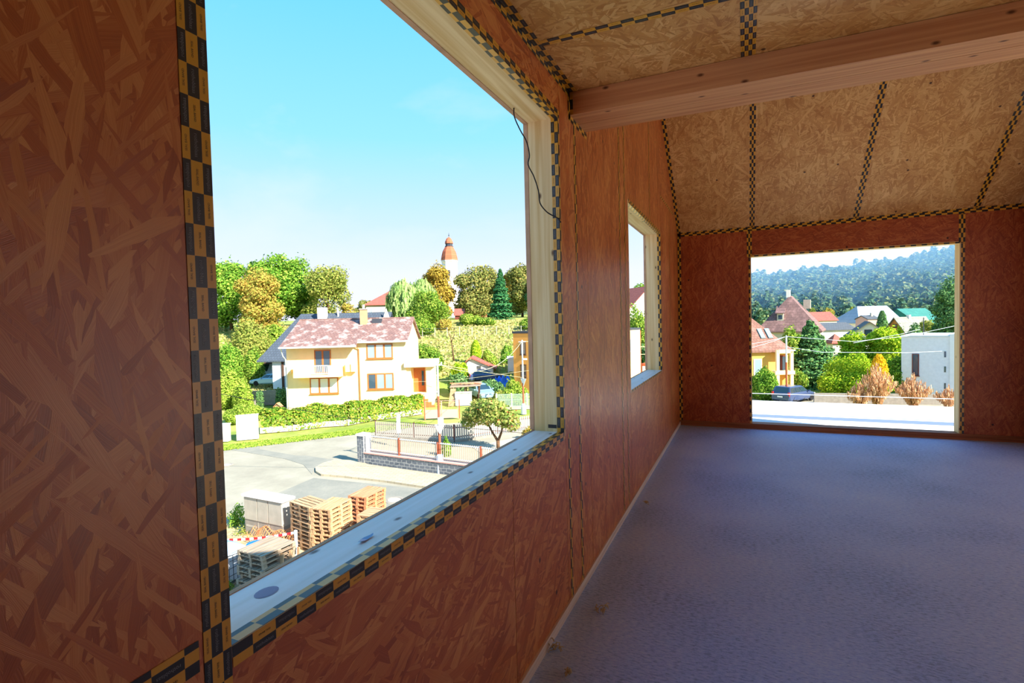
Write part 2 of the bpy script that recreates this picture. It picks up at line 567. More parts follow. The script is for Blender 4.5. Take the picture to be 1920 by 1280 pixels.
def lpanel(y0, y1, z0, z1, along=UP):
    """z1 None: up to the roof"""
    g = 0.0015
    y0 += g; y1 -= g
    if z1 is None:
        ys = [y0] + [k for k in (YB, YP) if y0 < k < y1] + [y1]
        pts = [(XW, y0, z0), (XW, y1, z0)] + [(XW, y, ztop(y if y != YB else YB + 1e-4)) for y in ys[::-1]]
        w.extrude(pts, (XO - XW, 0, 0), 0, along)
    else:
        w.box2((XO, y0, z0), (XW, y1, z1), 0, along)


lpanel(-4.4, -1.9, .05, ZC)
lpanel(-1.9, W1[0] - LT, .051, ZC)
lpanel(W1[0] - LT, 1.9, .051, W1[2] - LT, (0, 1, .35))
lpanel(1.9, W1[1] + LT, .051, W1[2] - LT, (0, 1, .6))
lpanel(W1[0] - LT, W1[1] + LT, W1[3] + LT, ZC, AY)
lpanel(W1[1] + LT, 2.84, .051, ZC)
lpanel(2.84, YB, .051, ZC)
lpanel(YB, 3.975, .051, None)
lpanel(3.975, 4.16, .051, None)
lpanel(4.16, W2[0] - LT, .051, None)
lpanel(W2[0] - LT, W2[1] + LT, .051, W2[2] - LT, (0, 1, 1.2))
lpanel(W2[0] - LT, 5.36, W2[3] + LT, None)
lpanel(5.36, 5.9, W2[3] + LT, None)
lpanel(5.9, W2[1] + LT, W2[3] + LT, None)
lpanel(W2[1] + LT, 6.84, .051, 2.85)
lpanel(6.84, 7.24, .051, 2.85)
lpanel(W2[1] + LT, 7.24, 2.853, None, AY)
lpanel(7.24, YO, .051, None)
struct('wall_left', w, M['osb_wall'])

s = MB(); s.box2((XO, -4.4, 0), (XW + .010, YE, .050), 0, AY)
struct('baseboard_left', s, M['lumber_sole'])

# ---- windows in the left wall: pale lumber lining, sill board, brown outer edge


def lined_opening(name, y0, y1, z0, z1, with_edge=True):
    root = empty(name, (XO, (y0 + y1) / 2, z0), kind='structure')
    bx = XO - .012
    lx, ly, lz = XO, (y0 + y1) / 2, z0
    def B(a, c, mat, nm, along):
        k = MB(); k.box2((a[0] - lx, a[1] - ly, a[2] - lz), (c[0] - lx, c[1] - ly, c[2] - lz), 0, along)
        return tag(k.build(nm, mat, root), kind='structure')
    B((bx, y0 - LT, z0 - LT), (XW, y1 + LT, z0), M['lumber_sill'], 'sill', AY)
    B((bx, y0 - LT, z1), (XW, y1 + LT, z1 + LT), M['lumber'], 'head_board', AY)
    B((bx, y0 - LT, z0), (XW, y0, z1), M['lumber'], 'jamb', UP)
    B((bx, y1, z0), (XW, y1 + LT, z1), M['lumber'], 'jamb', UP)
    k = MB()
    for a, c in (((bx - .014, y0 - .05, z0 - .05), (bx, y1 + .05, z0 + .002)), ((bx - .022, y0 - .05, z1 - .003), (bx, y1 + .05, z1 + .05)),
                 ((bx - .022, y1 - .003, z0 + .003), (bx, y1 + .05, z1 - .003)), ((bx - .022, y0 - .05, z0 + .003), (bx, y0 + .003, z1 - .003))):
        k.box2((a[0] - lx, a[1] - ly, a[2] - lz), (c[0] - lx, c[1] - ly, c[2] - lz))
    tag(k.build('outer_edge', M['brown_board'], root), kind='structure')
    return root


lined_opening('window_1', *W1)
lined_opening('window_2', *W2)

# ---- end wall with its big opening
EX0, EX1, EZ1 = 0.085, 2.285, 2.285
w = MB()
w.box2((XW, YE, .07), (EX0 - LT, YO, ZE), 0, UP)
w.box2((EX0 - LT, YE, EZ1 + LT), (EX1 + LT, YO, ZE), 0, AX)
w.box2((EX1 + LT, YE, .07), (XR, YO, ZE), 0, UP)
struct('wall_end', w, M['osb_end'])
s = MB(); s.box2((XW, YE - .012, 0), (XR, YO, .069), 0, AX)
struct('baseboard_end', s, M['lumber_red'])
root = empty('window_3', ((EX0 + EX1) / 2, YE, .07), kind='structure')
cx = (EX0 + EX1) / 2
k = MB(); k.box2((EX0 - LT - cx, 0, EZ1 - .07), (EX1 + LT - cx, .16, EZ1 + LT - .07), 0, AX); tag(k.build('head_board', M['lumber'], root), kind='structure')
for a in (EX0 - LT, EX1):
    k = MB(); k.box2((a - cx, 0, 0), (a + LT - cx, .16, EZ1 - .07), 0, UP); tag(k.build('jamb', M['lumber'], root), kind='structure')

# ---- right wall behind the picture's edge: its wide opening is added to light the room
w = MB()
ys = [1.0, YB, YB + 1e-3, YP, YO]
OZ = 2.3
w.extrude([(XR, 1.0, OZ), (XR, YO, OZ)] + [(XR, y, ztop(y)) for y in ys[::-1]], (.15, 0, 0), 0, UP)
w.box2((XR, -4.4, 0), (XR + .15, 1.0, ZC), 0, UP)
w.box2((XR, 1.0, 0), (XR + .15, 1.7, OZ), 0, UP)
w.box2((XR, 6.6, 0), (XR + .15, YO, OZ), 0, UP)
struct('wall_right', w, M['osb_end'])
# unseen roof and pale slab, added to block sun and bounce light in
M['bounce_slab'] = plain('bounce_slab', (226, 222, 214), .9, .1, var=.05)
w = MB(); w.box2((XR + .15, -1.2, -.25), (9.0, YO, -.05)); struct('trim_bounce_slab', w, M['bounce_slab'])
w = MB(); w.box2((XR + .15, -.6, 2.32), (6.8, 6.6, 2.42), 0, AY); struct('trim_added_sunshade', w, M['osb_ceiling'])
w = MB()
w.box2((XO, -4.55, 0), (XR + .15, -4.4, ZC), 0, UP)
struct('wall_back', w, M['osb_end'])

# ---- floor
s = MB(); s.box2((XO, -4.4, -.25), (XR + .15, YO, 0), 0, AX)
struct('floor', s, M['floor'])

# ---- ceilings
w = MB()
g = .0015
T = .16
w.box2((XO, -4.4, ZC), (XR + .15, 2.24 - g, ZC + T), 0, (1, .12, 0))
w.box2((XO, 2.24 + g, ZC), (.025 - g, YB, ZC + T), 0, (.5, 1, 0))
w.box2((.025 + g, 2.24 + g, ZC), (XR + .15, YB, ZC + T), 0, (1, -.08, 0))
xs = [XO, .10, 1.26, 2.43, XR + .15]
dirn = (0, 1, -SL)
for a, c in zip(xs, xs[1:]):
    w.extrude([(a + g, YO + .3, ztop(YO + .3)), (c - g, YO + .3, ztop(YO + .3)), (c - g, YP, ztop(YP)), (a + g, YP, ztop(YP))], (0, 0, .2), 0, dirn)
w.extrude([(XO, YP, ztop(YP)), (XR + .15, YP, ztop(YP)), (XR + .15, YB, ztop(YB + 1e-4)), (XO, YB, ztop(YB + 1e-4))], (0, 0, .2), 0, (0, 1, SL))
w.box2((XO, YB, ZC), (XR + .15, YB + .02, ztop(YB + 1e-4)), 0, AX)
struct('ceiling', w, M['osb_ceiling'])

# ---- the double beam under the flat ceiling
bz0, bz1 = 2.594, 2.713
beam = empty('ceiling_beam', (XW, 2.92, bz0), label='twin timber ceiling beam crossing the room under the flat board ceiling', cat='beam')
for y0, y1 in ((2.772, 2.917), (2.921, 3.063)):
    k = MB(); k.box2((.001, y0 - 2.92, 0), (XR - XW - .001, y1 - 2.92, bz1 - bz0), 0, AX)
    k.build('timber', M['lumber_beam'], beam)

# ================================================================ tapes
_txt = {}


def text_geo(t):
    if t in _txt: return _txt[t]
    cu = bpy.data.curves.new('tmp_text', 'FONT')
    cu.body = t; cu.align_x = 'CENTER'; cu.align_y = 'CENTER'; cu.resolution_u = 2
    o = bpy.data.objects.new('tmp_text', cu)
    col.objects.link(o)
    dg = bpy.context.evaluated_depsgraph_get()
    me = o.evaluated_get(dg).to_mesh()
    vs_ = [tuple(v.co[:2]) for v in me.vertices]
    fs_ = [tuple(p.vertices) for p in me.polygons]
    o.evaluated_get(dg).to_mesh_clear()
    col.objects.unlink(o); bpy.data.objects.remove(o); bpy.data.curves.remove(cu)
    wdt = max(v[0] for v in vs_) - min(v[0] for v in vs_)
    _txt[t] = ([(v[0] / wdt, v[1] / wdt) for v in vs_], fs_)
    return _txt[t]


TAPE_MATS = [M['tape_yellow'], M['tape_black'], M['tape_grey']]


def tape(label, strips, cell=.053, name='sealing_tape'):
    """strips: (origin, length dir, width dir, length, [column widths], lettering, start phase)"""
    k = MB()
    for (o, dl, dw, ln, cols_, letters, ph) in strips:
        o = Vector(o); dl = Vector(dl).normalized(); dw = Vector(dw).normalized()
        nrm = dl.cross(dw)
        if nrm.dot(Vector((0.4, -0.2, 1.5)) - o) < 0: nrm = -nrm
        o = o + nrm * .0012
        w0 = 0.0
        for ci, cw in enumerate(cols_):
            a = -ph * cell; i = 0
            while a < ln:
                s0, s1 = max(0, a), min(ln, a + cell)
                if s1 - s0 > 1e-5:
                    dark = (i + ci) % 2
                    k.poly([o + dl * s0 + dw * w0, o + dl * s1 + dw * w0, o + dl * s1 + dw * (w0 + cw), o + dl * s0 + dw * (w0 + cw)], dark)
                    if letters and s1 - s0 > cell * .9 and cw > .012:
                        t = 'rothoblaas' if dark else 'SEAL BAND'
                        tv, tf = text_geo(t)
                        L_ = cell * (.74 if dark else .52)
                        fl = -1 if ci % 2 else 1
                        c0 = o + dl * (s0 + s1) / 2 + dw * (w0 + cw / 2) + nrm * .0004
                        # letters upright as seen from the room: x along the tape, y across
                        yv = nrm.cross(dl)
                        base = len(k.v)
                        for x, y in tv:
                            k.v.append(tuple(c0 + dl * (x * L_ * fl) + yv * (y * L_ * fl)))
                        for f in tf:
                            k.f.append(tuple(base + q for q in f)); k.m.append(2 if dark else 1); k.uv.append([(0, 0)] * len(f))
                a += cell; i += 1
            w0 += cw
    return tag(k.build(name, TAPE_MATS, None, fix=False), label, 'tape')


C = .021
ph = .35
# around the near window
tape('long upright checkered tape on the near edge of the big window, lettering large',
     [((XW, .590, 0), (0, .0035, 1), (0, 1, 0), ZC, [.014, C, C - .004], True, .35), ])
tape('short slanting checkered tape left of the big window\'s lower corner',
     [((XW, .30, .918), (0, 1, .03), (0, 0, 1), .285, [C, C, .012], True, .1)])
tape('checkered tape folded over the front edge of the big window\'s sill',
     [((XW, .647, W1[2] - .040), (0, 1, .001), (0, 0, 1), W1[1] - .647, [.018, C], True, .2),
      ((XW - .034, W1[0], W1[2]), (0, 1, 0), (1, 0, 0), W1[1] - W1[0], [.013, C], False, .7)])
tape('checkered tape folded over the edge of the big window\'s head board',
     [((XW, .2, W1[3]), (0, 1, 0), (0, 0, 1), W1[1] + .02 - .2, [.016, C], True, .5),
      ((XW - .034, .645, W1[3]), (0, 1, 0), (1, 0, 0), W1[1] - .645, [.013, C], False, .9)])
tape('yellow and black tape up the far pale jamb of the big window',
     [((XW - .036, W1[1], W1[2]), UP, (1, 0, 0), W1[3] - W1[2], [.018, .018], True, .6),
      ((XW, W1[1], .9), UP, (0, 1, 0), 1.61, [.016], False, .1)])
tape('stub of black and yellow tape at the foot of the big window\'s far jamb',
     [((XW - .085, W1[1], W1[2] + .018), (1, 0, 0), UP, .046, [.018], True, 1.0)], name='tape_stub')
# wall / ceiling edge and the flat ceiling
tape('checkered tape along the corner of flat ceiling and window wall',
     [((XW, -1.0, ZC - .034), AY, UP, 3.77, [.013, C], True, .3),
      ((XW, -1.0, ZC), AY, AX, 3.77, [C, C * .9], True, .8)])
tape('checkered tape crossing the flat ceiling from wall to right edge, parallel to the beam',
     [((XW + .04, 2.216, ZC), AX, (0, 1, 0), XR - XW - .05, [C * 1.1, C * 1.1], True, .4)])
tape('wide checkered tape on the flat ceiling ending square against the beam',
     [((-.006, 2.262, ZC), AY, AX, .508, [.016, .016, .016, .014], True, .4)])
tape('tape wrapped round the wall end of the timber beam',
     [((XW, 2.735, bz0 - .03), UP, AY, .15, [.017, .017], False, .2),
      ((XW + .001, 2.771, bz0), UP, AX, .118, [.017], False, .5),
      ((XW, 2.74, bz0 - .035), AY, UP, .36, [.017, .017], False, .3)])
# upright joints of the window wall
tape('tape on the wall joint directly under the far end of the big sill',
     [((XW, 2.625, .05), UP, AY, .86, [.018, .018], False, .2)])
tape('tape on the upright wall joint just beyond the big window, running below the beam',
     [((XW, 2.826, .05), UP, AY, 2.51, [.018, .018], False, .6)])
tape('tape on the upright wall joint half way between the two windows',
     [((XW, 3.957, .05), UP, AY, 3.7, [.018, .018], False, .1)])
tape('tape on the upright wall joint closest before the small far window',
     [((XW, 4.143, .05), UP, AY, 3.7, [.016, .016], False, .5)])
tape('tape on the upright joint above the middle of the small far window',
     [((XW, 5.345, W2[3] + .04), UP, AY, 1.9, [.016, .016], False, .3)])
tape('tape on the head edge of the small far window',
     [((XW, W2[0], W2[3]), AY, UP, W2[1] - W2[0], [.014, .018], False, .4),
      ((XW - .03, W2[0], W2[3]), AY, AX, W2[1] - W2[0], [.014, .016], False, .8)])
tape('yellow and black tape up the far jamb of the small window',
     [((XW - .034, W2[1], W2[2]), UP, AX, W2[3] - W2[2], [.017, .017], False, .2),
      ((XW, W2[1], W2[2]), UP, AY, W2[3] - W2[2], [.02], False, .7)])
tape('tape under the sill edge of the small far window',
     [((XW, W2[0], W2[2] - .02), AY, UP, W2[1] - W2[0], [.02], False, .3)])
tape('tape on the upright joint beyond the small window, short of the room corner',
     [((XW, 6.825, .05), UP, AY, 2.79, [.016, .016], False, .3)])
tape('level tape under the triangular board in the far top corner of the window wall',
     [((XW, W2[1] + .03, 2.835), AY, UP, 1.2, [.016, .016], False, .5)])
# far corner, sloping ceiling, end wall
tape('upright checkered tape in the far corner of window wall and end wall',
     [((XW, YE, .07), UP, AX, ZE - .07, [.02, .022], False, .4), ((XW, YE - .02, .07), UP, AY, ZE - .07, [.02], False, .4)])
SLN = (0, -1, SL)
for x, lab in ((.10, 'first sloping ceiling tape from the left, above the end opening\'s left edge'),
               (1.26, 'middle sloping ceiling tape, above the middle of the end opening'),
               (2.43, 'sloping ceiling tape at far right, above the end opening\'s right edge')):
    tape(lab, [((x - .03, YE, ZE), SLN, AX, 4.1, [.02, .02, .02], False, .3)])
tape('checkered tape in the slanting corner of window wall and sloping ceiling',
     [((XW, YE, ZE), SLN, AX, 4.1, [.022, .022], False, .2)])
tape('level tape in the corner of sloping ceiling and end wall',
     [((XW, YE, ZE - .042), AX, UP, XR - XW, [.021, .021], False, .2), ((XW, YE, ZE), AX, SLN, XR - XW, [.021], False, .7)])
tape('short upright tape above the end opening\'s top left corner',
     [((EX0 - .05, YE, EZ1), UP, AX, ZE - EZ1 - .04, [.02, .02, .02], False, .3)])
tape('short upright tape above the end opening\'s top right corner',
     [((EX1 - .01, YE, EZ1), UP, AX, ZE - EZ1 - .04, [.02, .02, .02], False, .8)])
tape('tape on the lower edge of the board over the end opening',
     [((EX0, YE, EZ1 - .002), AX, UP, EX1 - EX0, [.018], False, .3)])
tape('tape down the right edge of the end opening',
     [((EX1 + .012, YE, .07), UP, AX, EZ1 - .07, [.016, .02], False, .3)])
tape('tape down the left edge of the end opening',
     [((EX0 - .03, YE, .07), UP, AX, EZ1 - .07, [.018], False, .3)])

# ---- black cable hanging from the head of the big window
k = MB()
ctrl = [(-.99, 2.352, 2.512), (-.99, 2.355, 2.47), (-.98, 2.40, 2.42), (-.975, 2.465, 2.385), (-.965, 2.475, 2.32), (-.955, 2.43, 2.26), (-.945, 2.475, 2.215),
        (-.935, 2.51, 2.15), (-.93, 2.515, 2.09), (-.905, 2.53, 2.05), (-.88, 2.545, 2.03), (-.85, 2.548, 2.012), (-.836, 2.554, 1.99)]
path = []
for i in range(len(ctrl) - 1):
    p0, p1, p2, p3 = [Vector(ctrl[max(0, min(len(ctrl) - 1, i + d))]) for d in (-1, 0, 1, 2)]
    for t in (0, .25, .5, .75):
        path.append(.5 * ((2 * p1) + (p2 - p0) * t + (2 * p0 - 5 * p1 + 4 * p2 - p3) * t * t + (3 * p1 - p0 - 3 * p2 + p3) * t ** 3))
path.append(Vector(ctrl[-1]))
k.tube(path, .0032, 8)
tag(k.build('cable', M['cable'], None, smooth=True), 'thin black cable dangling from the top of the big window against its pale jamb', 'cable')

# ---- torn scrap of tape on the sill, and fluff along the wall foot
k = MB()
pts = []
for i in range(9):
    t = i / 8
    pts.append((-.05 + .1 * t, .004 + .004 * math.sin(t * 9), .010 * abs(t - .5) * 2 + .002))
for i in range(8):
    a, c = pts[i], pts[i + 1]
    wa = .014 * math.sin(math.pi * (i / 8)) + .003; wc = .014 * math.sin(math.pi * ((i + 1) / 8)) + .003
    k.poly([(a[1] - wa, a[0], a[2]), (c[1] - wc, c[0], c[2]), (c[1] + wc, c[0], c[2] + .003), (a[1] + wa, a[0], a[2] + .003)])
M['scrap'] = plain('scrap', (92, 132, 178), 0.35, 0.5)
o = k.build('tape_scrap', M['scrap'], None); o.location = (-.925, 1.11, .9352); o.scale = (.6, .6, .5)
tag(o, 'small curled scrap of foil lying on the big window\'s sill', 'scrap')
k = MB()
k.lathe([(.0005, .0012), (.016, .0012), (.021, .0005)], (0, 0, 0), 16)
M['plug'] = plain('plug', (150, 150, 172), 0.7)
o = k.build('wood_plug', M['plug'], None); o.location = (-.943, .81, .935); o.scale = (1, 1.3, 1)
tag(o, 'round knot plug in the near end of the big window\'s sill', 'plug')


def tuft(x, y, r, seed, label):
    q = random.Random(seed); k = MB()
    for i in range(26):
        a = q.uniform(0, 6.28); d = q.uniform(0, r); z = .004 + q.uniform(0, r * .8)
        p = Vector((d * math.cos(a), d * math.sin(a), z)); v = Vector((q.uniform(-1, 1), q.uniform(-1, 1), q.uniform(-.3, .3))) * r * .8
        e = p + v; e.z = max(.0, e.z)
        md = (p + e) / 2 + Vector((0, 0, r * .25))
        k.tube([p, md, e], .0022, 4)
    o = k.build('wood_wool_tuft', M['tuft'], None); o.location = (x, y, .0005)
    tag(o, label, 'fluff', None)


tuft(-.679, 2.627, .035, 1, 'tuft of pale fluff lying out on the floor, clear of the wall')
tuft(-.800, 2.24, .03, 2, 'tuft of pale fluff touching the wall foot near the photo\'s bottom edge')
tuft(-.74, 4.33, .02, 3, 'small dark chip of fluff by the wall foot below the far window')
tuft(-.70, 2.1, .02, 4, 'flat wisp of fluff nearest the camera on the floor')
# ================================================================ outdoors: materials
M['white_plaster'] = plain('white_plaster', (236, 228, 218), 0.9, 0.1, var=.04, scale=2)
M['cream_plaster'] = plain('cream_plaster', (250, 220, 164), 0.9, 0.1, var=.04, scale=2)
M['yellow_plaster'] = plain('yellow_plaster', (240, 186, 92), 0.9, 0.1, var=.05, scale=2)
M['orange_plaster'] = plain('orange_plaster', (222, 158, 84), 0.9, 0.1, var=.05, scale=1)
M['beige_plaster'] = plain('beige_plaster', (206, 196, 176), 0.9, 0.1, var=.06, scale=1)
M['rough_white'] = plain('rough_white', (226, 228, 232), 0.95, 0.1, var=.05, scale=4, bump=.5)
M['concrete'] = plain('concrete', (180, 172, 156), 0.9, 0.1, var=.1, scale=3)
M['concrete_dark'] = plain('concrete_dark', (150, 142, 130), 0.9, 0.1, var=.15, scale=4)
M['concrete_white'] = plain('concrete_white', (232, 232, 230), 0.9, 0.1, var=.04, scale=2)
M['steel'] = plain('steel', (150, 156, 162), 0.45, 0.5, metal=.6)
M['pale_metal'] = plain('pale_metal', (206, 214, 218), 0.5, 0.5)
M['white_paint'] = plain('white_paint', (236, 236, 236), 0.5, 0.4)
M['rust_red'] = plain('rust_red', (176, 92, 62), 0.7, 0.3, var=.12, scale=5)
M['dark_red'] = plain('dark_red', (116, 58, 48), 0.7, 0.3)
M['pink_metal'] = plain('pink_metal', (206, 160, 146), 0.6, 0.3)
M['brown_wood'] = plain('brown_wood', (186, 106, 52), 0.6, 0.3, var=.12, scale=8)
M['dark_wood'] = plain('dark_wood', (84, 60, 48), 0.8, 0.2, var=.2, scale=6)
M['bark'] = plain('bark', (104, 78, 58), 0.95, 0.1, var=.3, scale=9)
M['black'] = plain('black', (30, 30, 34), 0.6, 0.3)
M['dark_slate'] = plain('dark_slate', (62, 66, 74), 0.7, 0.3)
M['glass'] = glass('glass')
M['glass_pale'] = glass('glass_pale', (140, 168, 172), 0.08)
M['curtain'] = plain('curtain', (232, 232, 236), 0.8, 0.3)
M['roof_mottled'] = tiles('roof_mottled', (140, 106, 96), (120, 90, 84), (192, 174, 166), 3.3, 3.0, .75)
M['roof_grey'] = tiles('roof_grey', (74, 84, 96), (66, 76, 88), (120, 130, 140), 3.0, 2.6)
M['roof_red'] = tiles('roof_red', (176, 96, 80), (160, 84, 72), (190, 120, 100), 3.0, 3.0)
M['roof_brown'] = tiles('roof_brown', (142, 100, 82), (126, 86, 72), (170, 140, 126), 3.0, 3.0, .35)
M['roof_purple'] = tiles('roof_purple', (126, 94, 88), (110, 82, 78), (190, 146, 140), 2.2, 2.4, .3)
M['roof_dark'] = tiles('roof_dark', (86, 92, 98), (78, 84, 90), (110, 110, 110), 2.0, 2.0)
M['roof_pale'] = tiles('roof_pale', (128, 130, 118), (118, 120, 110), (150, 150, 140), 1.2, 1.2, .4)
M['roof_bright'] = tiles('roof_bright', (156, 170, 182), (148, 162, 174), (190, 190, 190), 1.5, 1.0)
M['roof_green'] = tiles('roof_green', (54, 128, 116), (48, 118, 108), (70, 140, 120), 1.0, .6)
M['copper_tile'] = tiles('copper_tile', (192, 104, 70), (180, 94, 62), (220, 150, 110), 1.2, 1.6)
M['stone_wall'] = brickwork('stone_wall', (116, 120, 126), (92, 98, 106), (160, 160, 156), .34, .17, .022, .6, wob=.10)
M['sett'] = brickwork('sett', (186, 172, 144), (170, 158, 132), (140, 130, 110), .42, .21, .012, .3)
M['asphalt'] = ground_mat('asphalt', [(142, 136, 120), (156, 150, 132), (168, 162, 144)], .35, 9, .15)
M['asphalt_patch'] = ground_mat('asphalt_patch', [(126, 126, 116), (138, 136, 124), (150, 146, 132)], .6, 8, .15)
M['grass_ground'] = ground_mat('grass_ground', [(108, 134, 52), (142, 152, 72), (182, 170, 106)], .22, 9, .5)
M['soil'] = ground_mat('soil', [(150, 122, 88), (196, 174, 132), (222, 206, 168)], .8, 9, .6)
M['lawn'] = ground_mat('lawn', [(92, 128, 58), (110, 142, 66), (130, 156, 76)], .8, 8, .4)
M['pallet_wood'] = lumber('pallet_wood', (204, 166, 126), (172, 132, 92), knots=False, ring=22)
M['pallet_grey'] = lumber('pallet_grey', (174, 156, 134), (138, 120, 100), knots=False, ring=22)
M['pallet_red'] = lumber('pallet_red', (212, 152, 112), (180, 120, 82), knots=False, ring=22)
M['sheet_blue'] = plain('sheet_blue', (176, 204, 236), 0.6, 0.3)
M['tarp_blue'] = plain('tarp_blue', (34, 118, 230), 0.5, 0.4, var=.15, scale=2)
M['white_plastic'] = plain('white_plastic', (226, 232, 240), 0.5, 0.4)
M['orange_plastic'] = plain('orange_plastic', (236, 120, 50), 0.6, 0.3)
M['band_red'] = plain('band_red', (226, 46, 48), 0.5, 0.4)
M['peach_plaster'] = plain('peach_plaster', (206, 150, 116), 0.9, 0.1, var=.05, scale=2)
M['leaf_green'] = foliage('leaf_green', (76, 124, 42), (118, 162, 56), (172, 196, 84))
M['leaf_mid'] = foliage('leaf_mid', (82, 126, 44), (126, 160, 60), (176, 188, 84))
M['leaf_autumn'] = foliage('leaf_autumn', (140, 152, 66), (182, 170, 80), (204, 158, 82))
M['leaf_oak'] = foliage('leaf_oak', (100, 118, 62), (140, 146, 78), (176, 160, 92))
M['leaf_gold'] = foliage('leaf_gold', (138, 130, 56), (178, 154, 64), (204, 168, 78))
M['leaf_olive'] = foliage('leaf_olive', (112, 136, 60), (150, 160, 74), (186, 178, 98))
M['leaf_lime'] = foliage('leaf_lime', (116, 152, 50), (150, 176, 66), (184, 194, 92))
M['leaf_willow'] = foliage('leaf_willow', (120, 158, 84), (160, 188, 110), (196, 208, 138))
M['leaf_spruce'] = foliage('leaf_spruce', (34, 84, 56), (58, 120, 74), (104, 156, 92), .15)
M['leaf_fir'] = foliage('leaf_fir', (54, 98, 62), (88, 134, 78), (134, 168, 96), .15)
M['leaf_hedge'] = foliage('leaf_hedge', (80, 126, 38), (126, 162, 54), (184, 172, 74))
M['leaf_apple'] = foliage('leaf_apple', (106, 136, 60), (150, 168, 84), (206, 186, 112))
M['leaf_yellow'] = foliage('leaf_yellow', (232, 190, 40), (244, 208, 56), (220, 176, 40))
M['leaf_bright'] = foliage('leaf_bright', (110, 156, 38), (160, 192, 48), (206, 214, 66))
M['leaf_dry'] = foliage('leaf_dry', (186, 134, 94), (210, 164, 124), (230, 194, 156), .3)
M['leaf_straw'] = foliage('leaf_straw', (150, 146, 84), (186, 174, 112), (208, 194, 138), .3)
M['leaf_forest'] = foliage('leaf_forest', (66, 98, 74), (84, 116, 84), (124, 134, 86), .2)
M['leaf_dark'] = foliage('leaf_dark', (66, 106, 66), (94, 134, 80), (128, 158, 96), .2)
M['carpaint_blue'] = plain('carpaint_blue', (150, 186, 210), 0.25, 0.6, metal=.3)
M['carpaint_silver'] = plain('carpaint_silver', (140, 180, 200), 0.25, 0.6, metal=.3)
M['carpaint_navy'] = plain('carpaint_navy', (74, 90, 128), 0.2, 0.7, metal=.3)
M['carpaint_white'] = plain('carpaint_white', (206, 220, 236), 0.3, 0.5)
M['carglass'] = glass('carglass', (40, 62, 74), 0.04)
M['rubber'] = plain('rubber', (36, 36, 38), 0.85, 0.2)
M['lamp_red'] = plain('lamp_red', (206, 40, 44), 0.25, 0.6)
M['lamp_clear'] = plain('lamp_clear', (226, 232, 236), 0.15, 0.7)

# ---- the lie of the land: level village ground, a bank rising behind the houses seen through the left windows
GZ = -6.2
FWD = (-0.401, 0.915); RGT = (0.916, 0.400)


def cam_sl(x, y):
    return x * FWD[0] + y * FWD[1], x * RGT[0] + y * RGT[1]


def hz(x, y):
    s, l = cam_sl(x, y)
    r = l / max(s, 1)
    xs_ = [0, 55, 62, 75, 90, 100, 130, 260]; zs_ = [GZ, GZ, -4.7, -2.7, .2, 1.7, 2.9, 5.0]
    z = float(np.interp(s, xs_, zs_))
    zl = float(np.interp(s, [0, 58, 76, 84, 92, 100, 130, 260], [GZ, GZ, -5.75, -3.0, -.3, 1.7, 2.9, 5.0]))
    q = min(1, max(0, (r + .38) / .12)); q = q * q * (3 - 2 * q)
    z = zl + (z - zl) * q
    t = min(1, max(0, (r - .22) / .14)); t = t * t * (3 - 2 * t)
    return GZ + (z - GZ) * (1 - t)


g_ = MB()
ss = [4, 8, 14, 20, 28, 36, 44, 50, 55, 58, 62, 66, 70, 75, 80, 85, 90, 95, 100, 110, 120, 130, 150, 180, 220, 300, 420]
rr = [-1.6, -1.2] + [round(-.9 + .06 * i, 3) for i in range(36)] + [1.5, 2.2]
def gp(s, r_):
    x = s * FWD[0] + r_ * s * RGT[0]; y = s * FWD[1] + r_ * s * RGT[1]
    return (x, y, hz(x, y) - .06)
for a, c in zip(ss, ss[1:]):
    for p, q in zip(rr, rr[1:]):
        g_.poly([gp(a, p), gp(a, q), gp(c, q), gp(c, p)])
tag(g_.build('ground', M['grass_ground'], None, smooth=True), kind='structure')


def patch(name, pts, mat, z, thick=.0, uvalong=AX):
    k = MB()
    k.extrude([(p[0], p[1], z - max(thick, .03)) for p in pts], (0, 0, max(thick, .03)), 0, uvalong)
    return tag(k.build(name, mat), kind='structure')


# road, darker repair strips, kerbed corner pavement, building site soil
patch('road', [(-60, -4), (-46, 16), (-30.72, 22.71, -6.2)[:2], (-31.55, 23.94, -6.2)[:2], (-28.4, 27.57, -6.2)[:2], (-25.56, 31.45, -6.2)[:2], (-22.42, 34.49, -6.2)[:2], (-19, 37), (-10, 42), (-2, 44), (4, 40), (-6, 26), (-6, 15.6), (-13, 16.6), (-18.5, 15.6), (-20, 12), (-26, -4)], M['asphalt'], GZ)
patch('road_repair', [(-30.5, 23.66, -6.2)[:2], (-29.36, 25.26, -6.2)[:2], (-28.43, 24.33, -6.2)[:2], (-24.78, 23.81, -6.2)[:2], (-24.24, 23.98, -6.2)[:2], (-21.66, 23.79, -6.2)[:2], (-21.82, 22.77, -6.2)[:2], (-21.45, 21.87, -6.2)[:2], (-20.82, 21.02, -6.2)[:2], (-22.74, 22.35, -6.2)[:2], (-24.84, 23.0, -6.2)[:2]], M['asphalt_patch'], GZ + .012)
patch('road_repair', [(-19.99, 18.0, -6.2)[:2], (-20.22, 20.52, -6.2)[:2], (-19.3, 20.54, -6.2)[:2], (-16.93, 20.7, -6.2)[:2], (-14.77, 20.74, -6.2)[:2], (-12.75, 20.78, -6.2)[:2], (-6, 20.4), (-6, 15.8), (-13, 16.7), (-18.77, 17.72, -6.2)[:2]], M['asphalt_patch'], GZ + .012)
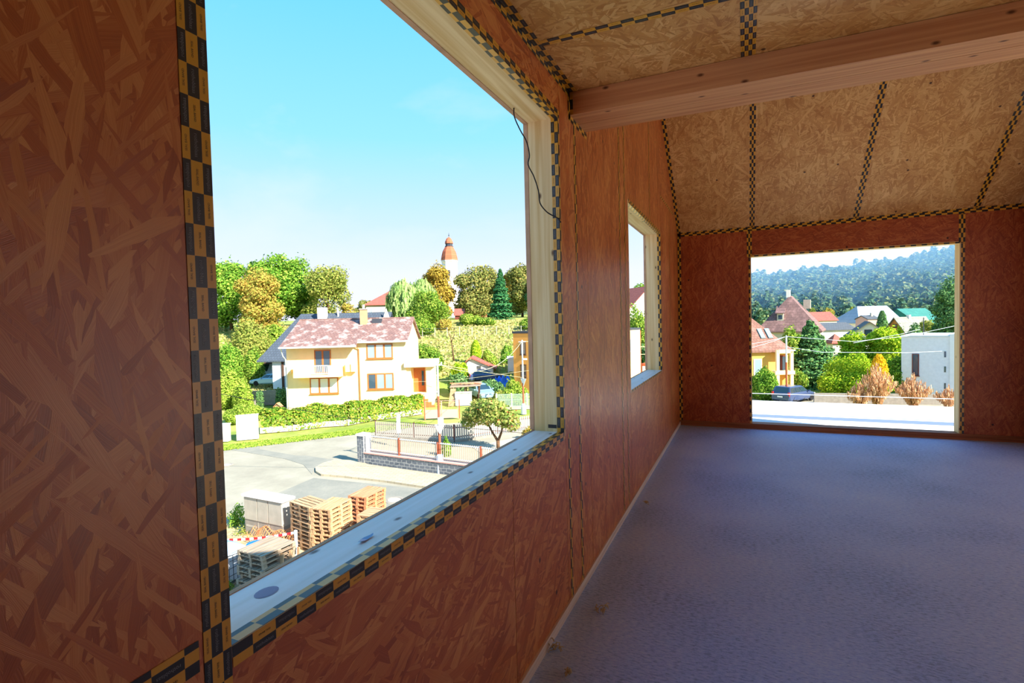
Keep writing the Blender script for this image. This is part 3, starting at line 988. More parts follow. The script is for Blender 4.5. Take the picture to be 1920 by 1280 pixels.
patch('pavement', [(-21.58, 23.57, -6.2)[:2], (-21.7, 22.69, -6.2)[:2], (-21.42, 21.88, -6.2)[:2], (-20.85, 21.32, -6.2)[:2], (-20.13, 20.94, -6.2)[:2], (-18.91, 21.06, -6.2)[:2], (-16.28, 21.11, -6.2)[:2], (-13.72, 20.94, -6.2)[:2], (-11.51, 21.05, -6.2)[:2], (-6, 20.9), (-6, 22.6), (-13.08, 22.86, -6.2)[:2], (-19.05, 23.34, -6.2)[:2], (-20.04, 23.84, -6.2)[:2]], M['sett'], GZ + .10, .13, (1, .25, 0))
patch('site_soil', [(-20, 12), (-18.5, 15.5), (-13, 16.5), (-9, 15.5), (-6, 12), (-6, 2), (-16, 4)], M['soil'], GZ + .015)
patch('yard', [(-15.59, 29.01, -6.2)[:2], (-13.63, 33.0, -6.2)[:2], (-9, 31), (-14.11, 27.54, -6.2)[:2]], M['concrete'], GZ + .02)
patch('garden_soil', [(-19.2, 24.6), (-17.6, 29.6), (-9, 32), (-6, 30), (-6, 23.2)], M['soil'], GZ - .005)

# ---- leaves ----------------------------------------------------------------


def leaf_mesh(name, P, Nr, S, mat, parent=None, aspect=1.0, up=None):
    """one quad per leaf spray; P positions, Nr normals, S sizes (numpy)"""
    n = len(P)
    Nr = Nr / (np.linalg.norm(Nr, axis=1, keepdims=True) + 1e-9)
    ref = np.tile(np.array([[0.0, 0.0, 1.0]]), (n, 1)) if up is None else up
    A = np.cross(ref, Nr); ln = np.linalg.norm(A, axis=1, keepdims=True)
    A = np.where(ln > 1e-3, A / (ln + 1e-9), np.array([[1.0, 0, 0]]))
    B = np.cross(Nr, A)
    a = A * (S[:, None] * .5); b_ = B * (S[:, None] * .5 * aspect)
    V = np.stack([P - a - b_, P + a - b_ * .6, P + a * .8 + b_, P - a * .7 + b_ * .9], 1).reshape(-1, 3)
    me = bpy.data.meshes.new(name)
    me.vertices.add(4 * n); me.vertices.foreach_set('co', V.astype(np.float32).ravel())
    me.loops.add(4 * n); me.loops.foreach_set('vertex_index', np.arange(4 * n, dtype=np.int32))
    me.polygons.add(n)
    me.polygons.foreach_set('loop_start', np.arange(0, 4 * n, 4, dtype=np.int32))
    me.polygons.foreach_set('loop_total', np.full(n, 4, dtype=np.int32))
    me.materials.append(mat)
    me.update(calc_edges=True); me.validate()
    o = bpy.data.objects.new(name, me); col.objects.link(o)
    if parent is not None: o.parent = parent
    return o


def blob_points(nr, blobs, n):
    """points in the outer shell of a set of ellipsoids"""
    wts = np.array([b[3] * b[4] + b[4] * b[5] + b[3] * b[5] for b in blobs]); wts = wts / wts.sum()
    idx = nr.choice(len(blobs), n, p=wts)
    Bl = np.array(blobs)[idx]
    d = nr.normal(size=(n, 3)); d /= np.linalg.norm(d, axis=1, keepdims=True)
    rad = nr.uniform(.62, 1.04, (n, 1)) * np.where(nr.uniform(size=(n, 1)) < .16, nr.uniform(1.0, 1.22, (n, 1)), 1.0)
    P = Bl[:, :3] + d * rad * Bl[:, 3:6]
    Nr = d / Bl[:, 3:6] * Bl[:, 3:6].mean(1, keepdims=True) + nr.normal(size=(n, 3)) * .55
    return P, Nr


def tree(name, label, x, y, zb, h, w, mat, kind='round', n=2200, leaf=.5, seed=1, cat='tree', lo=.04, group=None, base=None, trunk=True):
    nr = np.random.default_rng(seed)
    if kind not in ('sparse', 'willow'): n = int(n * 3.3); leaf *= .52
    z0 = (hz(x, y) if base is None else base) - .05
    H = zb + h - z0
    root = empty(name, (x, y, z0), 0, label, cat, group)
    R = w / 2
    if kind == 'round':
        c0 = H * lo
        ch = H - c0
        blobs = [(0, 0, c0 + ch * .5, R * .72, R * .72, ch * .46)]
        for i in range(15):
            a = i * 2.4 + seed; t = nr.uniform(.0, .92)
            rr_ = R * .70 * math.sqrt(max(.12, 1 - (1.6 * t - .6) ** 2)) * nr.uniform(.7, 1.1)
            br = R * nr.uniform(.30, .46)
            blobs.append((rr_ * math.cos(a), rr_ * math.sin(a), c0 + ch * (.08 + .84 * t) , br, br, min(br * .9, ch * .3)))
        zt = max(b[2] + b[5] for b in blobs)
        sc = (H - c0) / (zt - c0)
        blobs = [(b[0], b[1], c0 + (b[2] - c0) * sc, b[3], b[4], b[5] * sc) for b in blobs]
        P, Nr = blob_points(nr, blobs, n)
    elif kind == 'bush':
        blobs = []
        for i in range(9):
            a = i * 2.4 + seed; rr_ = R * .6 * math.sqrt((i + .3) / 9)
            hh = H * nr.uniform(.6, 1.0) * (1 - .35 * rr_ / R)
            blobs.append((rr_ * math.cos(a), rr_ * math.sin(a), hh * .5, R * .42, R * .42, hh * .52))
        P, Nr = blob_points(nr, blobs, n)
        P[:, 2] = np.maximum(P[:, 2], .02)
    elif kind == 'poplar':
        t = nr.uniform(0, 1, n); a = nr.uniform(0, 2 * np.pi, n)
        r_ = R * (np.sin(np.pi * np.clip(t * .9 + .08, 0, 1)) ** .6) * nr.uniform(.6, 1.05, n)
        P = np.stack([r_ * np.cos(a), r_ * np.sin(a), H * (.08 + .92 * t)], 1)
        Nr = np.stack([np.cos(a), np.sin(a), nr.uniform(-.2, .8, n)], 1) + nr.normal(size=(n, 3)) * .4
    elif kind == 'spruce':
        # whorls of drooping boughs getting shorter upwards
        P = []; Nr = []
        lev = 17
        for i in range(n):
            t = nr.uniform(0, 1) ** .8 * .97
            tl = math.floor(t * lev) / lev
            Rm_ = R * (1 - tl) ** .85 * (.94 - .16 * math.sin(tl * 40))
            a = nr.integers(0, 11) * .571 + tl * 23 + nr.normal() * .13
            u = nr.uniform(.12, 1) ** .6
            rr_ = Rm_ * u
            P.append((rr_ * math.cos(a), rr_ * math.sin(a), H * (.04 + .96 * tl) - .30 * rr_ + .12 * rr_ * u + nr.normal() * .05 * R))
            Nr.append((math.cos(a) * .5 + nr.normal() * .4, math.sin(a) * .5 + nr.normal() * .4, .8 + nr.normal() * .3))
        P = np.array(P); Nr = np.array(Nr); P[:, 2] = np.maximum(P[:, 2], .05)
    elif kind == 'willow':
        P = []; Nr = []
        ns = max(40, n // 13)
        for i in range(ns):
            a = nr.uniform(0, 6.283); rr_ = R * math.sqrt(nr.uniform(.05, 1))
            zt = H * (1 - .35 * (rr_ / R) ** 2) * nr.uniform(.88, 1.0)
            ln = zt * nr.uniform(.45, .92)
            for j in range(26):
                u = j / 25
                P.append((rr_ * math.cos(a) * (1 + .12 * u) + nr.normal() * .05 * R, rr_ * math.sin(a) * (1 + .12 * u) + nr.normal() * .05 * R, zt - ln * u))
                Nr.append((math.cos(a) + nr.normal() * .4, math.sin(a) + nr.normal() * .4, .15))
        P = np.array(P); Nr = np.array(Nr); P[:, 2] = np.maximum(P[:, 2], .05)
        n = len(P)
    elif kind == 'sparse':
        # loose plumes of upright dry stems
        P = []; Nr = []
        for i in range(max(24, n // 60)):
            a = nr.uniform(0, 6.283); lean = nr.uniform(.0, 1.0) ** .8
            ln = H * (1.05 - .35 * lean) * nr.uniform(.8, 1)
            lean = min(1, lean * 1.25); dx = math.cos(a) * R * lean; dy = math.sin(a) * R * lean
            for j in range(30):
                u = .25 + .75 * j / 29
                P.append((dx * u ** 1.3 + nr.normal() * .05 * R, dy * u ** 1.3 + nr.normal() * .05 * R, ln * u - .1 * lean * u * u * ln))
                Nr.append((nr.normal(), nr.normal(), .2))
        P = np.array(P); Nr = np.array(Nr); n = len(P)
    if kind == 'sparse': leaf *= .42
    S = leaf * nr.uniform(.6, 1.35, n)
    if kind == 'willow': S = S * .44
    asp = {'willow': 3.6, 'sparse': 4.5}.get(kind, .9)
    leaf_mesh('foliage', P, Nr, S, mat, root, asp)
    if trunk:
        k = MB()
        tr = max(.06, min(.35, H * .022))
        th = H * (.6 if kind in ('round', 'willow') else .92 if kind in ('spruce', 'poplar') else .4)
        k.tube([(0, 0, 0), (tr * .3, 0, th * .4), (0, tr * .4, th)], tr * 1.2, 7, 0, tr * .4)
        if kind == 'round':
            for i in range(5):
                a = i * 1.3 + seed
                k.tube([(0, 0, th * (.45 + .08 * i)), (R * .25 * math.cos(a), R * .25 * math.sin(a), th * (.62 + .08 * i)), (R * .5 * math.cos(a), R * .5 * math.sin(a), th * (.8 + .12 * i))], tr * .5, 5, 0, tr * .18)
        if kind == 'sparse':
            for i in range(14):
                a = i * 2.4; q = .3 + .6 * ((i * 7) % 10) / 10
                k.tube([(0, 0, 0), (R * q * .4 * math.cos(a), R * q * .4 * math.sin(a), H * .45), (R * q * math.cos(a), R * q * math.sin(a), H * (.95 - .3 * q))], .025, 4, 0, .008)
        k.build('trunk' if kind not in ('bush', 'sparse') else 'stems', M['bark'], root, smooth=True)
    return root


def hedge(label, pts, zb, h, wd, mat, n, leaf, seed, name='hedge', jag=.2):
    nr = np.random.default_rng(seed)
    P = []; Nr = []
    segs = [(Vector(a), Vector(c)) for a, c in zip(pts, pts[1:])]
    L_ = [max(1e-6, (c - a).length) for a, c in segs]
    pr = np.array(L_) / sum(L_)
    for i in range(n):
        j = nr.choice(len(segs), p=pr); a, c = segs[j]; t = nr.uniform()
        p = a.lerp(c, t); d = (c - a).normalized(); nn = Vector((-d.y, d.x))
        ph_ = p.x * 1.7 + p.y * 1.3
        hh = h * (1 - jag * .5 + jag * .5 * (math.sin(ph_) + .6 * math.sin(2.3 * ph_ + 1)) / 1.6)
        q = nr.uniform()
        if q < .45:
            sd_ = 1 if nr.uniform() < .5 else -1
            P.append((p.x + nn.x * sd_ * wd / 2 * nr.uniform(.8, 1.1), p.y + nn.y * sd_ * wd / 2 * nr.uniform(.8, 1.1), hh * nr.uniform(.02, 1)))
            Nr.append((nn.x * sd_ + nr.normal() * .5, nn.y * sd_ + nr.normal() * .5, .3 + nr.normal() * .4))
        else:
            P.append((p.x + nn.x * nr.uniform(-.5, .5) * wd, p.y + nn.y * nr.uniform(-.5, .5) * wd, hh * nr.uniform(.75, 1.05)))
            Nr.append((nr.normal() * .5, nr.normal() * .5, 1))
    P = np.array(P, float); c0 = P.mean(0).copy(); c0[2] = 0
    root = empty(name, (c0[0], c0[1], zb), 0, label, 'hedge')
    leaf_mesh('foliage', P - c0, np.array(Nr, float), leaf * nr.uniform(.6, 1.35, n), mat, root, .9)
    k = MB()
    for a, c in segs:
        m_ = max(1, int((c - a).length / 1.2))
        for i in range(m_):
            p = a.lerp(c, (i + .5) / m_)
            k.tube([(p.x - c0[0], p.y - c0[1], 0), (p.x - c0[0] + .1, p.y - c0[1], h * .5), (p.x - c0[0] - .05, p.y - c0[1] + .1, h * .85)], .035, 5, 0, .015)
    k.build('stems', M['bark'], root)
    return root
# ================================================================ houses
FACE = .41       # yaw of a front that looks straight at the room


def wpart(root, name, mb, mat, parent=None, label=None):
    o = mb.build(name, mat, parent or root)
    if label: o['label'] = label
    return o


def window_at(root, x, z, w_, h_, frame, pane, y=0.0, panes=2, face='front', sill=True, name='window', xo=0.0, depth=.05, trans=False):
    """frame proud of the wall, mullions, panes just behind; face front: wall y=const; left/right: wall x=const, x runs along y"""
    def P(a, b_, c):
        if face == 'front': return (a, y - b_, c)
        if face == 'left': return (xo - b_, a, c)
        return (xo + b_, a, c)
    def bx(k, a0, a1, b0, b1, c0, c1):
        k.box2(P(a0, b0, c0), P(a1, b1, c1))
    t = min(.10, w_ * .12, h_ * .12)
    k = MB()
    bx(k, x, x + w_, 0, depth, z, z + t); bx(k, x, x + w_, 0, depth, z + h_ - t, z + h_)
    bx(k, x, x + t, 0, depth, z + t, z + h_ - t); bx(k, x + w_ - t, x + w_, 0, depth, z + t, z + h_ - t)
    for i in range(1, panes):
        cx_ = x + w_ * i / panes
        bx(k, cx_ - t * .8, cx_ + t * .8, 0, depth, z + t, z + h_ - t)
    f = k.build(name, frame, root)
    if sill:
        k = MB(); bx(k, x - .05, x + w_ + .05, 0, depth + .08, z - .06, z); k.build('sill', frame, f)
    pm = pane if isinstance(pane, (list, tuple)) else [pane] * panes
    for i in range(panes):
        k = MB(); bx(k, x + w_ * i / panes + t * .5, x + w_ * (i + 1) / panes - t * .5, .004, depth * .5, z + t * .5, z + h_ - t * .5)
        k.build('pane', pm[i % len(pm)], f)
    return f


def slab(k, pts, th, along):
    k.extrude(pts, (0, 0, -th), 0, along)


def house(name, label, loc, yaw, W, Dp, zw, zr, wall, roof, ridge='x', over=.4, inset=(0, 0), cat='house', th=.16, over_left=None):
    """box walls with a pitched roof; local x along the front, y away, z up from the ground"""
    root = empty(name, loc, yaw, label, cat)
    k = MB()
    if ridge == 'x' and inset == (0, 0):
        k.extrude([(0, 0, 0), (0, Dp, 0), (0, Dp, zw), (0, Dp / 2, zr - th), (0, 0, zw)], (W, 0, 0))
    elif ridge == 'y' and inset == (0, 0):
        k.extrude([(0, 0, 0), (W, 0, 0), (W, 0, zw), (W / 2, 0, zr - th), (0, 0, zw)], (0, Dp, 0))
    else:
        k.box2((0, 0, 0), (W, Dp, zw))
    wpart(root, 'wall', k, wall)
    k = MB(); o = over
    if ridge == 'x':
        sl = (zr - zw) / (Dp / 2); ze = zw - sl * o
        a, c = -(over_left or o), W + o
        ia, ic = inset
        ra = (ia if ia else a); rc = (W - ic if ic else c)
        slab(k, [(a, -o, ze), (c, -o, ze), (rc, Dp / 2, zr), (ra, Dp / 2, zr)], th, AX)
        slab(k, [(c, Dp + o, ze), (a, Dp + o, ze), (ra, Dp / 2, zr), (rc, Dp / 2, zr)], th, AX)
        if ia: slab(k, [(a, Dp + o, ze), (a, -o, ze), (ra, Dp / 2, zr)], th, AY)
        if ic: slab(k, [(c, -o, ze), (c, Dp + o, ze), (rc, Dp / 2, zr)], th, AY)
    elif ridge == 'y':
        sl = (zr - zw) / (W / 2); ze = zw - sl * o
        a, c = -o, Dp + o
        ia, ic = inset
        ra = (ia if ia else a); rc = (Dp - ic if ic else c)
        slab(k, [(-o, c, ze), (-o, a, ze), (W / 2, ra, zr), (W / 2, rc, zr)], th, AY)
        slab(k, [(W + o, a, ze), (W + o, c, ze), (W / 2, rc, zr), (W / 2, ra, zr)], th, AY)
        if ia: slab(k, [(-o, a, ze), (W + o, a, ze), (W / 2, ra, zr)], th, AX)
        if ic: slab(k, [(W + o, c, ze), (-o, c, ze), (W / 2, rc, zr)], th, AX)
    else:
        k.box2((-o, -o, zw), (W + o, Dp + o, zr))
    wpart(root, 'roof', k, roof)
    return root


def chimney(root, x, y, z0, z1, w_, mat, cap=True):
    k = MB(); k.box2((x - w_ / 2, y - w_ / 2, z0), (x + w_ / 2, y + w_ / 2, z1)); o = wpart(root, 'chimney', k, mat)
    if cap:
        k = MB(); k.box2((x - w_ * .6, y - w_ * .6, z1), (x + w_ * .6, y + w_ * .6, z1 + .1)); k.tube([(x, y, z1 + .1), (x, y, z1 + .5)], w_ * .22, 8)
        k.build('chimney_cap', M['concrete'], o)


def in_local(loc, yaw, x, y, z=0):
    c, s_ = math.cos(yaw), math.sin(yaw)
    return (loc[0] + c * x - s_ * y, loc[1] + s_ * x + c * y, loc[2] + z)


# ---- the cream two-storey house across the road
YH = (-38.8, 36.6, GZ); YY = .4553
root = empty('house', YH, YY, 'cream two storey house with mottled red roof and balcony, behind the leafy hedge', 'house')
WT = 6.28
k = MB()
k.extrude([(0, 0, -.3), (0, 9, -.3), (0, 9, WT), (0, 4.5, WT + 1.98), (0, 0, WT)], (10.95, 0, 0))
wpart(root, 'wall', k, M['cream_plaster'])
sl = .45
k = MB()
za = lambda y: WT + .14 + sl * y
slab(k, [(-.25, -1.0, za(-1.0)), (6.62, -1.0, za(-1.0)), (6.62, 4.5, za(4.5)), (-.25, 4.5, za(4.5))], .14, AX)
slab(k, [(6.62, -.3, za(-.3)), (11.2, -.3, za(-.3)), (11.2, 4.5, za(4.5)), (6.62, 4.5, za(4.5))], .14, AX)
slab(k, [(11.2, 9.4, za(-.4)), (-.25, 9.4, za(-.4)), (-.25, 4.5, za(4.5)), (11.2, 4.5, za(4.5))], .14, AX)
k.box2((-.25, 4.36, za(4.5) - .05), (11.2, 4.64, za(4.5) + .06), 0, AX)
wpart(root, 'roof', k, M['roof_mottled'])
for a, c, yy in ((-.28, 6.65, -1.08), (6.6, 11.25, -.38)):
    k = MB(); k.box2((a, yy - .07, za(yy) - .13), (c, yy + .09, za(yy) + .02)); wpart(root, 'gutter', k, M['pale_metal'])
k = MB(); k.tube([(-.12, -1.02, za(-1) - .1), (-.12, -.5, za(-1) - .9), (-.05, -.1, za(-1) - 1.2), (-.05, -.1, 0)], .05, 7); wpart(root, 'downpipe', k, M['pale_metal'])
k = MB(); k.tube([(6.62, -.36, za(-.3) - .1), (6.3, -.2, za(-.3) - .4), (6.62, -.08, za(-.3) - .75), (6.62, -.08, 0)], .05, 7); wpart(root, 'downpipe', k, M['brown_wood'])
window_at(root, 2.05, 1.5, 2.6, 1.5, M['brown_wood'], M['curtain'], 0, 3)
window_at(root, 7.35, 4.62, 2.4, 1.38, M['brown_wood'], [M['glass_pale'], M['curtain'], M['glass_pale']], 0, 3)
window_at(root, 7.35, 1.75, 2.4, 1.5, M['brown_wood'], [M['glass'], M['glass_pale'], M['glass_pale']], 0, 3)
d_ = window_at(root, 2.55, 3.42, 1.5, 2.15, M['brown_wood'], M['glass'], 0, 2, sill=False, name='balcony_door')
# balcony: slab, pale parapet panels, white rail in front of the door
bal = empty('balcony', (0, 0, 0), parent=root)
k = MB(); k.box2((.95, -1.1, 3.12), (5.15, 0, 3.34)); k.build('balcony_slab', M['cream_plaster'], bal)
k = MB(); k.box2((.95, -1.1, 3.34), (2.5, -1.04, 4.2)); k.box2((.95, -1.04, 3.34), (1.0, 0, 4.2)); k.build('parapet', M['cream_plaster'], bal)
k = MB(); k.box2((4.05, -1.1, 3.34), (5.15, -1.04, 4.2)); k.box2((5.1, -1.04, 3.34), (5.15, 0, 4.2)); k.build('parapet', M['cream_plaster'], bal)
k = MB()
k.box2((2.5, -1.1, 4.16), (4.05, -1.05, 4.22)); k.box2((2.5, -1.1, 3.42), (4.05, -1.05, 3.48))
for i in range(13): k.box2((2.52 + i * .125, -1.09, 3.48), (2.55 + i * .125, -1.06, 4.16))
k.build('rail', M['white_paint'], bal)
for x0 in (.15, 5.45, 5.95):
    k = MB(); k.box2((x0, -.45, 3.5), (x0 + .4, -.12, 4.25)); k.build('flower_box', M['cream_plaster'], bal)
chimney(root, 6.4, 3.4, za(3.4) - .3, za(3.4) + 1.35, .62, M['peach_plaster'])
k = MB(); k.box2((7.2, 3.35, za(3.35) - .05), (8.1, 3.95, za(3.95) + .18)); wpart(root, 'roof_hatch', k, M['dark_slate'])
# flat roofed porch with recessed brown door
por = empty('porch', (0, 0, 0), parent=root)
k = MB()
k.box2((10.95, .1, -.3), (11.35, 4.5, 3.75)); k.box2((12.75, .1, -.3), (13.25, 4.5, 3.75)); k.box2((11.35, .95, -.3), (12.75, 4.5, 3.75))
k.box2((11.35, .1, -.3), (12.75, .95, 1.3))
k.build('porch_wall', M['cream_plaster'], por)
k = MB(); k.box2((10.8, -.3, 3.75), (13.6, 4.6, 4.2)); k.build('porch_roof', M['white_plaster'], por)
k = MB(); k.box2((11.5, .88, 1.32), (12.55, .95, 3.55)); dd = k.build('front_door', M['brown_wood'], por)
k = MB(); k.box2((12.25, .86, 1.9), (12.45, .88, 3.3)); k.build('door_pane', M['glass'], dd)
k = MB()
for i in range(5): k.box2((11.9 + i * .32, -.25 - .0 * i, -.3), (12.25 + i * .32, .1, 1.25 - i * .28))
k.build('steps', M['brown_wood'], por)

# ---- grey roofed house behind it
gl = (-50.62, 45.61, -5.62)
root = house('house', 'white walled house with a tall slate grey roof, rising behind the cream house', gl, FACE, 12.6, 10, 3.8, 8.8, M['rough_white'], M['roof_grey'], 'x', .45, (1.6, 0), over_left=1.6)
k = MB(); k.box2((1.1, -.12, 0), (1.35, 0, 3.6)); wpart(root, 'corner_post', k, M['dark_wood'])
chimney(root, 4.6, 4.2, 7.9, 9.5, .95, M['white_plaster'], False)
k = MB(); k.tube([(6.4, 4.6, 8.0), (6.4, 4.6, 9.4)], .09, 8); wpart(root, 'vent_pipe', k, M['white_plaster'])
k = MB(); y0, y1 = 3.1, 4.1; zf = lambda y: 3.8 + y + .03
k.extrude([(5.3, y0, zf(y0)), (6.1, y0, zf(y0)), (6.3, y1, zf(y1)), (5.5, y1, zf(y1))], (0, -.05, .06)); wpart(root, 'skylight', k, M['glass_pale'])
k = MB(); k.extrude([(12.2, 3.9, 8.0), (13.0, 3.9, 8.0), (12.6, 3.9, 9.2)], (0, .1, 0)); wpart(root, 'gable_trim', k, M['white_plaster'])
# raised drive with its retaining wall, carport
dl = (-45.41, 38.05, GZ - .2)
k = MB(); k.box2((0, .3, 0), (4.6, 24, .8)); o = k.build('driveway', M['concrete_dark']); o.location = dl; o.rotation_euler = (0, 0, FACE); tag(o, kind='structure')
k = MB(); k.box2((0, 0, .2), (4.6, .28, 1.65)); o = k.build('retaining_wall', M['concrete_dark']); o.location = dl; o.rotation_euler = (0, 0, FACE); tag(o, 'grey retaining wall in the shade left of the cream house', 'wall')
DZ = GZ + .6
cl = (-61.29, 51.86, DZ)
root = empty('carport', cl, FACE, 'dark brown carport left of the white walled house, cars parked under it', 'carport')
k = MB(); slab(k, [(-.3, -.4, 2.45), (3.6, -.4, 2.45), (3.6, 4.5, 3.6), (.3, 4.5, 3.6)], .15, AX); wpart(root, 'roof', k, M['dark_wood'])
k = MB(); k.box2((.1, 4.2, 0), (3.4, 4.35, 3.3)); wpart(root, 'back_wall', k, M['dark_wood'])
for x0 in (0, 3.0):
    k = MB(); k.box2((x0, -.1, 0), (x0 + .13, .03, 2.42)); wpart(root, 'post', k, M['white_paint'])

# ---- church on the hill
cx_, cy_ = -75.76, 130.72
root = empty('church', (cx_, cy_, hz(cx_, cy_) - .3), FACE, 'white church with an octagonal tower under a waisted copper red dome on the hill', 'church')
zb = -(hz(cx_, cy_) - .3)
k = MB(); k.lathe([(2.25, 0), (2.25, zb + 18.9)], (0, 0, 0), 8, 0, .39); k.lathe([(2.4, zb + 12.6), (2.4, zb + 12.9)], (0, 0, 0), 8, 0, .39); k.lathe([(2.4, zb + 18.8), (2.4, zb + 19.2)], (0, 0, 0), 8, 0, .39); wpart(root, 'tower', k, M['white_plaster'])
k = MB(); k.lathe([(2.45, zb + 19.2), (2.3, zb + 20.2), (1.95, zb + 21.6), (1.35, zb + 22.7), (1.1, zb + 23.1)], (0, 0, 0), 8, 0, .39); wpart(root, 'dome', k, M['copper_tile'])
k = MB(); k.lathe([(1.0, zb + 23.1), (1.0, zb + 23.9)], (0, 0, 0), 8, 0, .39)
k.lathe([(1.2, zb + 23.05), (1.2, zb + 23.2)], (0, 0, 0), 8, 0, .39); wpart(root, 'lantern', k, M['dark_slate'])
k = MB(); k.lathe([(1.2, zb + 23.9), (1.1, zb + 24.5), (.7, zb + 25.3), (.15, zb + 25.7)], (0, 0, 0), 8, 0, .39); wpart(root, 'dome_top', k, M['copper_tile'])
k = MB(); k.lathe([(.06, zb + 25.6), (.06, zb + 26.1), (.2, zb + 26.25), (.05, zb + 26.4), (.04, zb + 26.9)], (0, 0, 0), 8); wpart(root, 'finial', k, M['dark_slate'])
k = MB(); k.extrude([(1.5, 1, 0), (1.5, 9, 0), (1.5, 9, zb + 3.2), (1.5, 5, zb + 7.2), (1.5, 1, zb + 3.2)], (9, 0, 0)); wpart(root, 'nave', k, M['white_plaster'])
k = MB(); slab(k, [(1.2, .6, zb + 3.1), (11, .6, zb + 3.1), (11, 5, zb + 7.5), (1.2, 5, zb + 7.5)], .2, AX); slab(k, [(11, 9.4, zb + 3.1), (1.2, 9.4, zb + 3.1), (1.2, 5, zb + 7.5), (11, 5, zb + 7.5)], .2, AX); wpart(root, 'roof', k, M['copper_tile'])
k = MB(); k.lathe([(1.6, 0), (1.6, zb + 3.4), (.9, zb + 4.9), (.1, zb + 5.6)], (3.2, -.2, 0), 8, 0, .39); wpart(root, 'apse', k, M['copper_tile'])
for a in (0, 1):
    k = MB(); k.box2((-.35, -2.5, zb + 14.5 - a * 6), (.35, -2.2, zb + 16.3 - a * 6)); wpart(root, 'tower_window', k, M['dark_slate'])

hx, hy = -76.83, 95.31
root = house('house', 'grey beige building with a red hipped roof beside the willow, on the hill', (hx, hy, hz(hx, hy) - .5), FACE + .1, 12, 9, 6.0 - (hz(hx, hy) + .5 - 1.0) + .4, 10.3 - (hz(hx, hy) - .5) - 1.0, M['beige_plaster'], M['roof_red'], 'x', .4, (4.5, 4.5))
for i in range(3):
    window_at(root, .6 + i * 2.5, 6.0 - (hz(hx, hy) + .5 - 1.0) - 2.2, .75, 1.5, M['white_paint'], M['glass_pale'], 0, 2)
hx, hy = -58.84, 103.17
house('shed', 'small dark red roofed hut at the foot of the church tower', (hx, hy, hz(hx, hy) - .3), FACE, 1.9, 2.5, 1.5, 2.7, M['dark_red'], M['roof_red'], 'x', .25, cat='hut')

# ---- orange flat roofed house right of the window's middle, its long side in the sun
ol = (-21.97, 50.47, GZ - .2)
root = house('house', 'orange flat roofed house standing close behind the far jamb of the big window', ol, -.2, 9.0, 12.0, 6.72, 6.95, M['orange_plaster'], M['dark_slate'], 'flat', .06)
for z0 in (4.55, 2.2):
    window_at(root, .85, z0, .72, 1.35, M['dark_wood'], M['glass'], 0, 1)
k = MB(); k.box2((1.6, 1.5, 6.95), (5.0, 4, 7.5)); wpart(root, 'roof_housing', k, M['dark_slate'])
window_at(root, 8.2, 4.4, 1.2, 1.4, M['white_paint'], M['glass_pale'], 0, 2, face='right', xo=9.06)
k = MB(); k.box2((9.005, 0, 0), (9.06, 11.85, 6.7)); wpart(root, 'sunlit_side', k, M['cream_plaster'])  # cream panel puts the sun's bleaching of the orange side into colour
k = MB(); k.box2((9.0, 11.85, 0), (9.1, 12.0, 6.6)); wpart(root, 'corner_strip', k, M['rust_red'])
k = MB()
k.box2((9.02, 12.1, 0), (11.6, 16.5, 2.9)); o = wpart(root, 'conservatory', k, M['rust_red'])
for i in range(3):
    k = MB(); k.box2((9.2 + i * .8, 12.02, 1.0), (9.8 + i * .8, 12.1, 2.6)); k.build('pane', M['curtain'], o)
hx, hy = -19.20, 95.36
root = house('house', 'white gabled house with a bright red roof, glimpsed through the small far window', (hx, hy, GZ), FACE + .35, 9, 9, 9.4, 13.6, M['white_plaster'], M['roof_red'], 'y', .4)
window_at(root, 5.6, 9.2, .9, 1.2, M['white_paint'], M['glass'], 0, 1)
hx, hy = -19.40, 111.65
house('house', 'smaller rust roofed house beside the bright red roof in the small far window', (hx, hy, GZ), FACE, 10, 9, 10.0, 13.2, M['beige_plaster'], M['roof_brown'], 'x', .4, (3, 3))

# ---- white shed with red mono-pitch gable, wood store, bits of the yard
hx, hy = -30.06, 54.58
root = empty('shed', (hx, hy, hz(hx, hy) - 1.0), FACE, 'small white shed with a red tiled roof below the grassy bank', 'shed')
zz = -3.92 - root.location.z
k = MB(); k.extrude([(.3, 0, 0), (3.35, 0, 0), (3.35, 0, zz + .15), (.9, 0, zz + 1.25), (.3, 0, zz + .8)], (0, 3, 0)); wpart(root, 'wall', k, M['white_plaster'])
k = MB(); k.extrude([(.75, -.3, zz + 1.35), (3.75, -.3, zz - .02), (3.75, -.3, zz + .1), (.8, -.3, zz + 1.5)], (0, 3.6, 0), 0, AY); k.extrude([(-.1, -.3, zz + .62), (.78, -.3, zz + 1.36), (.8, -.3, zz + 1.5), (-.1, -.3, zz + .75)], (0, 3.6, 0), 0, AY)
wpart(root, 'roof', k, M['roof_red'])
k = MB(); k.box2((1.45, -.03, zz + .1), (1.95, 0, zz + .4)); wpart(root, 'vent', k, M['dark_slate'])

